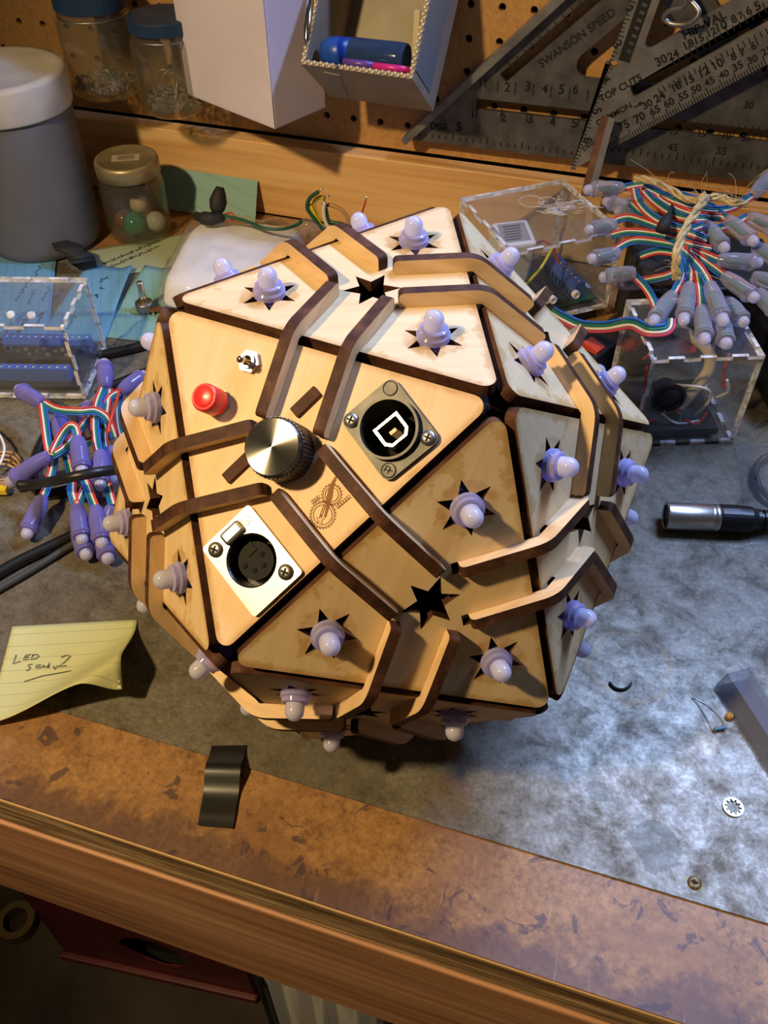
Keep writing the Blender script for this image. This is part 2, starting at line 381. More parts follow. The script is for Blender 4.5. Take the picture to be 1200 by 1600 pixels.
# pegboard with real holes
def pegboard():
    P = .0267; x0 = -.2362 - 16 * P; z0 = .1003; nx, nz = 46, 11; r = .0033; th = .005; n = 8
    mb = MB(M_peg, M_hole); Y0 = .494
    for j in range(nz):
        for i in range(nx):
            cx, cz = x0 + i * P, z0 + j * P; vs = []; ring = []
            for k in range(n):
                a = 2 * pi * (k + .5) / n; u, v = cos(a), sin(a); m = max(abs(u), abs(v))
                vs.append((cx + u / m * P / 2, Y0, cz + v / m * P / 2)); ring.append((cx + r * u, Y0, cz + r * v))
            vs = vs + ring + [(x, Y0 + th, z) for x, _, z in ring]; cor = []
            fs = [(k, (k + 1) % n, n + (k + 1) % n, n + k) for k in range(n)] + [(n + k, n + (k + 1) % n, 2 * n + (k + 1) % n, 2 * n + k) for k in range(n)]
            fs2 = []
            for k in range(n):   # square corners
                a, b = Vector(vs[k]), Vector(vs[(k + 1) % n])
                if abs(a.x - b.x) > 1e-6 and abs(a.z - b.z) > 1e-6:
                    c = len(vs); ux = max(a.x, b.x) if (a.x + b.x) / 2 > cx else min(a.x, b.x); uz = max(a.z, b.z) if (a.z + b.z) / 2 > cz else min(a.z, b.z)
                    vs.append((ux, Y0, uz)); fs2.append((k, c, (k + 1) % n))
            mb.add(vs, fs + fs2, 0)
    xa, xb, za, zb = x0 - P / 2, x0 + (nx - .5) * P, z0 - P / 2, z0 + (nz - .5) * P
    mb.add([(xa, Y0, za), (xb, Y0, za), (xb, Y0 + th, za), (xa, Y0 + th, za), (xa, Y0, zb), (xb, Y0, zb), (xb, Y0 + th, zb), (xa, Y0 + th, zb)], [(0, 3, 2, 1), (4, 5, 6, 7)], 0)
    mb.box(((xa + xb) / 2, Y0 + th / 2, za - .005), (xb - xa, th, .010)); mb.box(((xa + xb) / 2, Y0 + .03, .3), (2.0, .01, .9), mi=1)  # added black backing stands in for the shade behind the holes and bottom gap
    o = mb.build('wall_back'); tag(o, 'brown perforated hardboard pegboard wall behind the bench', 'wall', kind='structure')
pegboard()
tb = MB(M_pine).box((-.05, .475 + .0095, .037), (1.9, .019, .074), bev=.0012).build('trim_1'); tag(tb, 'pine board along the back of the bench below the pegboard', 'trim', kind='structure')
# bench
bench = empty('workbench', (0, 0, -.80), 0, 'old wooden workbench with hardboard top, plywood edge and pine apron', 'workbench')
MB(M_hard).box((-.05, (-.1612 + .475) / 2, -.0042), (1.9, .475 + .1612, .006)).wbuild('worktop', bench)
MB(M_plyedge).box((-.05, .157, -.0072 - .0135), (1.9, .636, .027)).wbuild('plywood_core', bench)
MB(flat('painted_edge_light', (.62, .40, .19), .6)).box((-.05, -.1614, -.0035), (1.9, .0010, .0022)).wbuild('edge_light_strip', bench)  # pale strip paints the light caught along the hardboard's front edge
MB(M_apron).box((-.05, -.1612 - .001 - .018 + .036, -.0342 - .0612), (1.9, .038, .1224), bev=.0015).wbuild('apron_board', bench)
for x in (-.92, .80):
    for y in (-.11, .42): MB(M_apron).box((x, y, -.44), (.085, .085, .72)).wbuild('leg', bench)
sheet = MB(M_galv).extrude([fillet([(-.90, -.1055), (.70, -.1055), (.70, .352), (-.90, .352)], .003)], -.0012, 0, side=0).build('metal_sheet')
tag(sheet, 'stained galvanised steel sheet lying on the bench top under the wooden ball', 'metal sheet')
# ================================================================== WOODEN LED BALL
VW = [Vector(v) for v in [(-0.081429, -0.033336, 0.242578), (0.069584, -0.053851, 0.242578), (0.011844, 0.087187, 0.242578), (0.11259, -0.087133, 0.10021), (0.019164, 0.141072, 0.10021), (-0.131754, -0.053939, 0.10021), (-0.11259, 0.087133, 0.15459), (-0.019164, -0.141072, 0.15459), (0.131754, 0.053939, 0.15459), (0.081429, 0.033336, 0.012222), (-0.069584, 0.053851, 0.012222), (-0.011844, -0.087187, 0.012222)]]
EDGE = .1524; CTR = Vector((0, 0, .1274))
near = lambda a, b: abs((VW[a] - VW[b]).length - EDGE) < .004
FACES = [(i, j, k) for i in range(12) for j in range(i + 1, 12) for k in range(j + 1, 12) if near(i, j) and near(j, k) and near(i, k)]
EDGES = [(i, j) for i in range(12) for j in range(i + 1, 12) if near(i, j)]
CTRL = (0, 1, 7)
ball = empty('wooden_led_ball', (0, 0, 0), 0, 'large faceted birch plywood ball studded with frosted LEDs and a control panel', 'LED ball')
TH = .0048; BT = .0048; BX = .0126; mm = .001
def star(r0, r1, n, cx, cy, a0): return [(cx + (r0 if i % 2 == 0 else r1) * cos(a0 + pi * i / n), cy + (r0 if i % 2 == 0 else r1) * sin(a0 + pi * i / n)) for i in range(2 * n)]
def panel_mesh(ctrl):
    R = 2 * (SQ - GAP)
    outer = fillet([(R * cos(radians(a)), R * sin(radians(a))) for a in (90, 210, 330)], .0045, 6)
    holes = []
    for e in (270, 30, 150):          # bracket slots
        u = Vector((cos(radians(e)), sin(radians(e)))); w = Vector((-u.y, u.x))
        for sgn in (-1, 1):
            c = u * (SQ - .0205) + w * (sgn * BX)
            holes.append([tuple(c + u * (a * .0125) + w * (b * (BT / 2 + .00012))) for a, b in ((1, 1), (-1, 1), (-1, -1), (1, -1))])
    if not ctrl:
        holes.append(star(.0125, .0059, 6, 0, 0, radians(30)))
        for a in (90, 210, 330): holes.append(star(.0125, .0056, 6, RHO * cos(radians(a)), RHO * sin(radians(a)), radians(a + 30)))
    else:
        holes.append(circle(.0113, 28, *ctrl_xy(37.7, 20.3))); holes.append(circle(.0113, 28, *ctrl_xy(1.1, -43.7)))
    mb = MB(M_ctrl if ctrl else M_panel, M_char); mb.extrude([outer] + holes, -TH, 0, top=0, side=1)
    return mb.mesh('panel')
# control panel frame: u along V1->V2, v up; panel frame has y towards a vertex: choose V3 as local +y
def ctrl_xy(u, v):  return (-u * mm, -v * mm)
pm = panel_mesh(False); pmc = panel_mesh(True)
led_mb = MB(M_collar); led_mb.lathe(crease([(0, -.012), (.0056, -.012), (.0056, -.0003), (.0067, 0), (.0068, .0021), (.0060, .0029), (.0058, .0046), (.0050, .0050), (.0041, .0050)]), n=24, cap=False); led_me = led_mb.mesh('led_light')
prof = [(.0041, .0042), (.0041, .0082)] + [(.0041 * cos(radians(a)), .0082 + .0041 * sin(radians(a))) for a in (15, 30, 45, 60, 75)] + [(0, .0123)]
dome_me = MB(M_dome).lathe(prof, n=20, cap=False).mesh('dome')
for f in FACES:
    c = (VW[f[0]] + VW[f[1]] + VW[f[2]]) / 3; n = (c - CTR).normalized()
    top = 7 if f == CTRL else f[0]
    y = (VW[top] - c).normalized(); x = y.cross(n); Mx = frame(c, n, x)
    p = link('panel', pmc if f == CTRL else pm, ball, Mx)
    if f == CTRL: tag(p, 'plain control panel facet with socket cut-outs')
    CM = Mx if f == CTRL else (CM if 'CM' in globals() else None)
    if f != CTRL:
        for a in (90, 210, 330):
            l = link('led_light', led_me, ball, Mx @ Matrix.Translation((RHO * cos(radians(a)), RHO * sin(radians(a)), 0)))
            link('dome', dome_me, l)
# added black core, no part of the ball, blocks light and keeps its inside dark
core = MB(M_hole)
core.add([CTR + (v - CTR) * .90 for v in VW], [(f if ((VW[f[1]] - VW[f[0]]).cross(VW[f[2]] - VW[f[0]])).dot(VW[f[0]] - CTR) > 0 else (f[0], f[2], f[1])) for f in FACES]); core.build('added_dark_core', ball)
# brackets bent over every edge, two a piece
BETA = radians(20.905); HB = .0066
def pt(s, h, sg): return (sg * (s * cos(BETA) + h * sin(BETA)), -s * sin(BETA) + h * cos(BETA))
def bracket_mesh():
    E_ = .0340
    half = [pt(E_, HB, 1), pt(E_, .0001, 1), pt(.0325, .0001, 1), pt(.0325, -.004, 1), pt(.0085, -.004, 1), pt(.0085, .0001, 1)]
    apex = (0, HB / cos(BETA)); inner = (0, .0001)
    poly = [apex] + half + [inner] + [(-x, y) for x, y in reversed(half)]
    rr = [.016, .0022, .0008, 0, 0, 0, 0, 0, 0, 0, 0, 0, .0008, .0022]
    mb = MB(M_ply, M_char); mb.extrude([fillet(poly, rr, 5)], -BT / 2, BT / 2, top=0, side=1)
    return mb.mesh('bracket')
brk = bracket_mesh()
for (i, j) in EDGES:
    m = (VW[i] + VW[j]) / 2; z = (m - CTR).normalized(); e = (VW[j] - VW[i]).normalized()
    # local x = across, local y = outward, local z = along the edge
    x = z.cross(e)
    Mx = Matrix(((x.x, z.x, e.x, 0), (x.y, z.y, e.y, 0), (x.z, z.z, e.z, 0), (0, 0, 0, 1)))
    Mx = frame((0, 0, 0), e, x); 
    for sg in (-1, 1):
        o = m + e * (sg * BX)
        if (i, j) == (1, 3): o = o + x * (.0042 if x.x > 0 else -.0042)   # these two sit slid along their slots
        Mb = Mx.copy(); Mb.translation = o
        link('bracket', brk, ball, Mb)
# ---- things on the control panel (CM: local x = -u, y = -v, z = outward)
def cpl(u, v, h=0.0, ang=0.0): return CM @ Matrix.Translation((-u * mm, -v * mm, h)) @ Matrix.Rotation(ang, 4, 'Z')
# wooden tabs
for u, v in ((1.3, 21.0), (-17.7, -11.8)):
    MB(M_char).box((0, 0, -.0006), (.0130, .0050, .0044), bev=.0004).build('wooden_tab', ball, cpl(u, v, 0, radians(60)))
# knob
kb = MB(M_black); kn = 90
out = [((.0116 if i % 2 else .0121) * cos(2 * pi * i / kn), (.0116 if i % 2 else .0121) * sin(2 * pi * i / kn)) for i in range(kn)]
kb.extrude([out], .0006, .0118, top=0, side=0); kb.lathe([(.0118, .0116), (.0112, .0138)], n=48, cap=True)
knob = kb.build('control_knob', ball, cpl(0, .2, 0))
MB(M_knob).lathe([(.01125, .0136), (.01125, .0139), (.0108, .0143), (.004, .01435), (.00001, .01435)], n=64, smooth=False).build('brushed_cap', knob)
tag(knob, 'black knurled knob with brushed silver cap')
# red push button
rb = MB(M_red); rb.lathe([(.0057, .0020), (.0057, .0103), (.0052, .0113), (.0047, .0115), (.0045, .0112), (.0043, .0113), (.0030, .0117), (0, .0119)], n=28, cap=False)
btn = rb.build('push_button', ball, cpl(-35.6, 10.4)); tag(btn, 'round red push button')
MB(M_steel).extrude([circle(.0062, 6)], 0, .0022, side=0).build('hex_nut', btn)
# toggle switch
tn = MB(M_nickel); tn.extrude([circle(.0047, 6), circle(.0030, 18)], 0, .0022, side=0); tn.lathe([(.0031, .0022), (.0031, .0036), (.0021, .0036), (.0019, .0010)], n=20, cap=False, smooth=False)
tg = tn.build('toggle_switch', ball, cpl(-27.2, 29.7)); tag(tg, 'small chrome toggle switch')
MB(M_chrome).tube([(0, 0, .0006), (-.0002, .0004, .006), (-.0006, .0012, .0098), (-.0006, .0013, .0104)], [.0009, .0011, .0015, .0009], n=12).build('lever', tg)
def screw(parent, x, y, z, r, mt):
    s = MB(mt).lathe([(r, 0), (r, .0006), (r * .8, .0013), (r * .45, .0016), (0, .0016)], n=20, cap=False).build('screw', parent, Matrix.Translation((x, y, z)) @ Matrix.Rotation(.5, 4, 'Z'))
    cr = MB(M_hole); cr.box((0, 0, .00165), (r * 1.0, r * .24, .0003)); cr.box((0, 0, .00166), (r * .24, r * 1.0, .0003)); cr.build('cross_recess', s)
# data socket: black zinc flange, deep round well, metal shelled insert
us = MB(M_zinc); us.extrude([rrect(.031, .026, .0032, 5), circle(.0109, 36)], 0, .0022, side=0)
usb = us.build('data_socket', ball, cpl(37.7, 20.3, 0, radians(-34))); tag(usb, 'dark metal panel socket with square data port')
MB(M_zinc).lathe([(.0118, .002), (.0118, .0048), (.0108, .0048), (.0108, -.016)], n=40, cap=False, smooth=False).build('collar_ring', usb)
MB(M_black).lathe([(0, -.012), (.0108, -.012)], n=32, cap=False, smooth=False).build('well_floor', usb)
po = [(-.0058, -.0050), (.0058, -.0050), (.0058, .0026), (.0036, .0050), (-.0036, .0050), (-.0058, .0026)]
po2 = [(x * .80, y * .80) for x, y in po]
MB(M_chrome).extrude([po, po2], -.012, -.0015, Matrix.Rotation(radians(90), 4, 'Z'), side=0).build('port_shell', usb)
MB(M_wire['beige']).box((0, 0, -.007), (.0014, .0030, .009)).build('port_tongue', usb)
for sx, sy in ((1, 1), (-1, -1)): screw(usb, sx * .0122, sy * .0095, .0022, .0029, M_steel)
for sx, sy in ((1, 1), (-1, -1)):
    MB(M_zinc).lathe([(.0029, 0), (.0029, .0004), (.0026, .0005), (.0025, .0002), (0, .0002)], n=24, cap=False, smooth=False).build('round_boss', usb, Matrix.Translation((sx * .0122, sy * -.0095, .0022)))
mk = MB(M_hole)   # maker's mark: a small joined D-P monogram in a ring
for a, b in (((-.0014, -.0012), (-.0014, .0012)), ((-.0014, .0012), (.0002, .0012)), ((.0002, .0012), (.0002, -.0002)), ((.0002, -.0002), (-.0014, -.0002)), ((.0004, -.0012), (.0004, .0004)), ((.0004, .0004), (.0016, .0004))):
    mk.tube([(a[0], a[1], .0003), (b[0], b[1], .0003)], .00018, 6)
mk.build('maker_mark', usb, Matrix.Translation((-.0122, .0095, .0022)) @ Matrix.Rotation(radians(-160), 4, 'Z'))
# audio socket: bright flange with four pin insert and latch
xs = MB(M_nickel); xs.extrude([rrect(.0352, .0262, .0014, 4), circle(.0107, 40)], 0, .0020, side=0)
xlr = xs.build('audio_socket', ball, cpl(1.1, -43.7, 0, radians(-30))); tag(xlr, 'bright metal panel socket with round four hole insert')
MB(M_black).lathe([(.0107, .0019), (.0100, .0010), (.0098, -.008), (.0077, -.008)], n=40, cap=False, smooth=False).build('well', xlr)
M_ins = flat('socket_insert_plastic', (.028, .027, .025), .8, Specular_IOR_Level=.1); ins = MB(M_ins); ins.extrude([circle(.0076, 36)], -.009, -.0022, side=0)
ins = ins.build('socket_insert', xlr)
for (u, v) in ((2.2, -41.0), (4.3, -44.7), (1.3, -47.9), (-3.1, -47.7)):
    q = Vector((-(u - .6) * mm, -(v + 44.3) * mm, 0)); q = Matrix.Rotation(radians(30), 3, 'Z') @ q
    MB(M_hole).lathe([(.0011, 0), (.0011, .0002), (0, .0002)], n=16, cap=False).build('pin_hole', ins, Matrix.Translation((q.x, q.y, -.0021)))
kk = MB(M_ins).box((0, 0, -.0019), (.0042, .0046, .0005)); kk.build('key_tab', ins, Matrix.Translation((.0052, -.001, 0)) @ Matrix.Rotation(0, 4, 'Z'))
MB(M_nickel).box((0, 0, .0028), (.0058, .0100, .0030), bev=.0013).build('latch', xlr, Matrix.Translation((.0132, -.0012, 0)))
for (u, v) in ((-14.7, -44.6), (16.3, -43.2)):
    q = Vector((-(u - 1.1) * mm, -(v + 43.7) * mm, 0)); q = Matrix.Rotation(radians(30), 3, 'Z') @ q
    screw(xlr, q.x, q.y, .0020, .0031, M_steel)
lg = MB(M_wire['tan'])
lg.tube([(.0018 * cos(a), .0018 * sin(a), .0001) for a in [radians(30 + 300 * k / 14) for k in range(15)]], .00014, 6)
lg.tube([(-.0006, -.0008, .0001), (0, .0006, .0001), (.0007, .0007, .0001)], .00014, 6); lg.build('maker_mark', xlr, Matrix.Translation((.0, 0, .002)) @ Matrix.Translation(Matrix.Rotation(radians(30), 3, 'Z') @ Vector((-(-6.2 - 1.1) * mm, -(-29.9 + 43.7) * mm, 0))))
# engraved emblem: two gears, a pen tailed star and two lines of tiny lettering
lgroot = MB(M_engrave)
def gear(cx, cy, r0, r1, n, ri):
    pts = []
    for i in range(n):
        for d, r in ((-.28, r0), (-.15, r1), (.15, r1), (.28, r0)):
            a = 2 * pi * (i + d) / n; pts.append((cx + r * cos(a), cy + r * sin(a), .00012))
    lgroot.tube(pts + [pts[0]], .00016, 5)
    c = [(cx + ri * cos(2 * pi * i / 40), cy + ri * sin(2 * pi * i / 40), .00012) for i in range(41)]; lgroot.tube(c, .00014, 5)
gear(23.3 * mm, -9.7 * mm, 3.5 * mm, 4.2 * mm, 20, 2.7 * mm); gear(22.4 * mm, -18.1 * mm, 4.6 * mm, 5.4 * mm, 26, 3.8 * mm)
lgroot.extrude([[(22.5 * mm, -2.5 * mm), (23.1 * mm, -3.2 * mm), (23.0 * mm, -6.5 * mm), (23.8 * mm, -10 * mm), (23.9 * mm, -14 * mm), (24.0 * mm, -18.6 * mm), (23.2 * mm, -18.9 * mm), (22.6 * mm, -14 * mm), (21.8 * mm, -13.2 * mm), (21.4 * mm, -9 * mm), (21.3 * mm, -6.8 * mm), (22.0 * mm, -3.6 * mm)]], .0, .00018, side=0)
for dx in (0, .7): lgroot.tube([((21.6 + dx) * mm, -14 * mm, .00012), ((21.5 + dx) * mm, -19.0 * mm, .00012)], .00014, 5)
st = star(1.9 * mm, .8 * mm, 5, 22.0 * mm, -20.2 * mm, radians(100)); lgroot.tube([(x, y, .00012) for x, y in st + st[:1]], .00014, 5)
for (x0, y0), (x1, y1), n in (((16.6, -15.2), (19.0, -11.9), 4), ((26.9, -13.8), (30.6, -8.0), 6)):
    d = Vector((x1 - x0, y1 - y0)); L_ = d.length; d /= L_; nrm = Vector((-d.y, d.x))
    lgroot.extrude([[(q.x * mm, q.y * mm) for q in (Vector((x0, y0)) + d * a + nrm * b for a, b in ((0, -.7), (L_, -.7), (L_, -.35), (0, -.35)))]], 0, .00018, side=0)
    for k in range(n):
        a = L_ * (k + .15) / n; w = L_ / n * .7; q0 = Vector((x0, y0)) + d * a
        lgroot.tube([(*( (q0 - nrm * .3) * mm), .00012), (*((q0 + nrm * .8) * mm), .00012), (*((q0 + d * w + nrm * .8) * mm), .00012), (*((q0 + d * w - nrm * .3) * mm), .00012)], .00012, 5)
em = lgroot.build('engraved_emblem', ball, CM @ Matrix.Rotation(pi, 4, 'Z')); tag(em, 'brown engraved emblem of two gears and a star tailed pen'); em['kind'] = 'stuff'

# ================================================================== THINGS ON THE WALL
def text_mesh(s, size=1.0, ext=0.0):
    cu = bpy.data.curves.new('t', 'FONT'); cu.body = s; cu.size = size; cu.extrude = ext; cu.resolution_u = 3; cu.offset = .026
    ob = bpy.data.objects.new('t', cu); COL.objects.link(ob); bpy.context.view_layer.update()
    me = bpy.data.meshes.new_from_object(ob.evaluated_get(bpy.context.evaluated_depsgraph_get()))
    COL.objects.unlink(ob); bpy.data.objects.remove(ob); bpy.data.curves.remove(cu); return me
def plane_text(s, p0, p1, Y, parent, hfac=1.0, name='lettering', mat=None):
    """text from photo pixel p0 to p1 (baseline ends) on the upright plane y = Y"""
    a, b = YP(*p0, Y), YP(*p1, Y); me = text_mesh(s); xs = [v.co.x for v in me.vertices]; ys = [v.co.y for v in me.vertices]
    w = max(max(xs) - min(xs), .42 * len(s)); L = (b - a).length; k = L / w
    x = (b - a).normalized(); z = Vector((0, -1, 0)); y = z.cross(x)
    for v in me.vertices:
        q = a + x * ((v.co.x - min(xs)) * k) + y * (v.co.y * k * hfac) + z * .0003; v.co = q - parent.location
    me.materials.append(mat or M_stamp); return link(name, me, parent)
def ticks(mb, p0, p1, Y, n, ln, side, every=5, w=.0005, zoff=.0003):
    a, b = YP(*p0, Y), YP(*p1, Y); x = (b - a).normalized(); y = Vector((0, -1, 0)).cross(x) * side
    for i in range(n + 1):
        c = a + (b - a) * (i / n); l = ln * (1.6 if i % every == 0 else 1.0)
        v = [c - x * w, c + x * w, c + x * w + y * l, c - x * w + y * l]; v = [q + Vector((0, -zoff, 0)) for q in v]
        mb.add(v, [(0, 1, 2, 3) if side > 0 else (3, 2, 1, 0)])
def upright(mb, loops, Y, th, side=0):
    """2-D loops in (x, z) on an upright plate whose front is y = Y"""
    M = Matrix(((1, 0, 0, 0), (0, 0, -1, Y + th), (0, 1, 0, 0), (0, 0, 0, 1)))
    return mb.extrude(loops, 0, th, M, side=side)
xz = lambda p, Y: (lambda q: (q.x, q.z))(YP(*p, Y))

# big rafter square, flange down the left slope
YA = .478
A0 = Vector(xz((641, 218), YA)); Ar = Vector(xz((1200, 284), YA)); xa = (Ar - A0).normalized(); xa = Vector((1, .008)).normalized(); ya = Vector((-xa.y, xa.x))
Hy = .400
def pA(s, t): q = A0 + xa * s + ya * t; return (q.x, q.y)
sqA = empty('rafter_square', (A0.x + .15, YA, A0.y), 0, 'large dull aluminium rafter square with slots, long edge down, against the pegboard', 'rafter square')
mb = MB(M_alu); d45 = Hy / 2
outer = [pA(0, 0), pA(Hy, 0), pA(d45 + .004, d45 - .004), pA(d45 - .004, d45 - .004)]
fl2 = lambda w: [pA(*w[i]) for i in range(len(w))]
slot1 = fl2([(.060, .034), (.318, .034), (.318, .043), (.060, .043)])
slot2 = fl2([(.079, .065), (.085, .059), (.178, .150), (.172, .156)])
cut = fillet(fl2([(.128, .069), (.262, .069), (.195, .136)]), [.010, .010, .010], 5)
slot3 = fl2([(.321, .065), (.315, .059), (.222, .150), (.228, .156)])
upright(mb, [outer, slot1, slot2, cut, slot3], YA, .004); mb.wbuild('plate', sqA)
fm = MB(M_alul); e0, e1 = Vector(pA(-.002, -.002)), Vector(pA(d45, d45)); n45 = Vector((-(e1 - e0).normalized().y, (e1 - e0).normalized().x))
upright(fm, [[tuple(e0), tuple(e1), tuple(e1 + n45 * .006), tuple(e0 + n45 * .006 + (e0 - e1).normalized() * 0)]], YA - .009, .020); fm.wbuild('flange', sqA)
tk = MB(M_stamp); ticks(tk, (655, 213), (915, 245), YA, 24, .004, 1); ticks(tk, (945, 236), (1195, 268), YA, 22, .0045, 1)
ticks(tk, (750, 142), (917, 158), YA, 6, .006, 1, 1); ticks(tk, (745, 166), (905, 180), YA, 4, .006, -1, 1); ticks(tk, (1070, 188), (1198, 199), YA, 12, .004, -1, 4)
ticks(tk, (795, 98), (905, 0), YA, 9, .005, -1, 3); o = tk.wbuild('scale_marks', sqA); o['kind'] = 'stuff'
for s_, a, b in (('SWANSON SPEED', (846, 106), (963, 22)), ('DEG', (673, 201), (698, 203)), ('5', (713, 204), (721, 205)), ('1', (757, 136), (763, 137)), ('2', (788, 142), (797, 143)), ('3', (820, 142), (829, 143)), ('4', (846, 144), (855, 145)), ('5', (872, 146), (881, 147)), ('6', (894, 146), (903, 147)), ('1', (738, 184), (744, 184)), ('2', (782, 190), (791, 190)), ('3', (824, 192), (833, 192)), ('4', (859, 196), (868, 196)), ('5', (893, 199), (902, 199)), ('7', (826, 51), (832, 45)), ('8', (787, 88), (794, 82)), ('12', (1048, 209), (1060, 209)), ('15', (1090, 213), (1103, 214)), ('18', (1128, 217), (1141, 218)), ('21', (1157, 220), (1170, 221)), ('30', (1161, 168), (1176, 170)), ('45', (1042, 234), (1058, 236)), ('55', (1118, 240), (1134, 242))):
    plane_text(s_, a, b, YA, sqA)

# small rafter square standing on its sharp corner in front of it
YB = .462
B0 = Vector(xz((891, 267), YB)); Bh = Vector(xz((1200, 100), YB)); Bl = Vector(xz((987, 0), YB))
xb = (Bh - B0).normalized(); yb = Vector((-xb.y, xb.x)); Hb = .255
angB = math.atan2((Bl - B0).dot(yb), (Bl - B0).dot(xb)); lb = Vector((cos(angB), sin(angB)))
def pB(s, t): q = B0 + xb * s + yb * t; return (q.x, q.y)
sqB = empty('rafter_square', (B0.x + .06, YB, B0.y), 0, 'small dark rafter square balanced on its sharp corner, black numbered scales', 'rafter square')
def tB(p): v = Vector(xz(p, YB)) - B0; return (v.dot(xb), v.dot(yb))
tl = math.tan(angB)
apx = (Hb / (1 + tl), Hb * tl / (1 + tl))
outer = [pB(0, 0), pB(Hb, 0), pB(*apx)]
sa, sb = tB((989, 148)), tB((1200, 26)); sw = .0068
slot = fillet([pB(sa[0], sa[1] - sw * .4), pB(sa[0] + .155, sa[1] - sw * .4), pB(sa[0] + .155, sa[1] + sw), pB(sa[0], sa[1] + sw)], .0025, 4)
c0 = tB((1001, 86)); cut = fillet([pB(*c0), pB(c0[0] + .098, c0[1]), pB(c0[0] + .052, c0[1] + .050)], .004, 4)
mb = MB(M_alu); upright(mb, [outer, slot, cut, [xz(p, YB) for p in ((946, 98), (957, 105), (966, 102), (962, 94), (955, 96))]], YB, .004); mb.mats = [M_alul]; mb.wbuild('plate', sqB)
rp = MB(M_stamp); upright(rp, [[xz(p, YB) for p in ((966, 93), (983, 98), (1018, 0), (1000, -6))]], YB - .0004, .0004); rp.wbuild('recessed_label', sqB)
rl = MB(M_alu)
for k in range(7): rl.box(tuple(YP(983 + k * 4, 80 - k * 12, YB - .0006)), (.004, .0003, .0022), Matrix.Rotation(radians(20), 3, 'Y'))
o = rl.wbuild('worn_print', sqB); o['kind'] = 'stuff'
tk = MB(M_stamp); ticks(tk, (950, 236), (1198, 104), YB, 60, .0052, 1, 5, .0004); ticks(tk, (893, 262), (985, 2), YB, 44, .0028, -1, 4, .0004)
ticks(tk, (1055, 103), (1198, 20), YB, 15, .005, 1, 3, .0004); ticks(tk, (1028, 138), (1196, 44), YB, 20, .005, -1, 3, .0004); o = tk.wbuild('scale_marks', sqB); o['kind'] = 'stuff'
for s_, a, b in (('HIP-VAL', (1070, 62), (1136, 27)), ('30', (1027, 104), (1044, 95)), ('24', (1046, 95), (1062, 87)), ('18', (1072, 78), (1086, 70)), ('15', (1088, 69), (1102, 62)), ('12', (1108, 58), (1121, 51)), ('10', (1122, 50), (1138, 42)), ('8', (1145, 37), (1153, 32)), ('7', (1156, 30), (1163, 26)), ('6', (1168, 24), (1176, 19)), ('5', (1182, 17), (1190, 12)),
                 ('TOP CUTS', (939, 160), (1004, 124)), ('COMMON', (934, 197), (988, 167)), ('30', (1007, 171), (1021, 163)), ('24', (1025, 161), (1041, 152)), ('18', (1053, 143), (1067, 136)), ('15', (1073, 133), (1087, 126)), ('12', (1096, 121), (1111, 113)), ('10', (1117, 109), (1132, 101)), ('8', (1144, 95), (1152, 91)), ('7', (1158, 88), (1166, 84)), ('6', (1175, 79), (1183, 75)),
                 ('70', (994, 193), (1010, 184)), ('75', (969, 205), (985, 197)), ('65', (1018, 181), (1033, 173)), ('60', (1040, 169), (1055, 161)), ('55', (1062, 158), (1077, 151)), ('50', (1082, 147), (1097, 140)), ('45', (1103, 136), (1118, 128)), ('40', (1125, 124), (1140, 117)), ('35', (1147, 112), (1162, 104)), ('30', (1170, 101), (1185, 94)), ('25', (1192, 88), (1207, 80)), ('80', (945, 218), (958, 211)), ('DEG', (913, 236), (930, 224)),
                 ('2', (977, 12), (980, 20)), ('3', (957, 68), (960, 76)), ('4', (941, 122), (944, 130)), ('5', (925, 172), (928, 180)), ('6', (911, 217), (914, 225))):
    plane_text(s_, a, b, YB, sqB)
aw = MB(M_stamp); upright(aw, [[xz(p, YB) for p in ((990, 167), (998, 163), (997, 160), (1004, 159), (1001, 165), (1000, 164.5), (991, 168.5))]], YB - .0003, .0003); aw.wbuild('printed_arrow', sqB)
# flat bar leaning in front
br = empty('steel_bar', (YP(915, 300, .447)), 0, 'narrow flat steel bar with rusty brown edge leaning by the small square', 'steel bar')
p0, p1 = YP(917, 306, .440), YP(950, 183, .452); ax = (p1 - p0)
MB(M_steel).box((0, 0, 0), (.0062, .0032, ax.length), frame((0, 0, 0), ax, (1, 0, 0)).to_3x3()).wbuild('blade', br).location = (p0 + p1) / 2 + Vector((.0028, 0, 0))
MB(mottled('rusty_edge', (.10, .035, .02), (.22, .10, .05), 60, .6)).box((0, 0, 0), (.0050, .0048, ax.length), frame((0, 0, 0), ax, (1, .2, 0)).to_3x3()).wbuild('rusty_edge', br).location = (p0 + p1) / 2 - Vector((.0026, 0, 0))
for c in br.children: c.location = c.location - br.location + (Vector((0, 0, 0)))
for c in br.children:
    for v in c.data.vertices: v.co += br.location
# ring ended peg hook
hk = MB(M_steel); pts = [(1080, 2), (1092, 18), (1086, 30), (1070, 38), (1048, 37), (1037, 27), (1048, 16), (1066, 11), (1072, 0), (1071, -14)]
hk.tube(spline([YP(*p, .452 - .004 * sin(i)) for i, p in enumerate(pts)] + [YP(1069, -28, .47), YP(1068, -30, .495)], 5), .0021, 8)
tag(hk.build('peg_hook'), 'shiny wire peg hook with a ring end above the small square', 'hook')

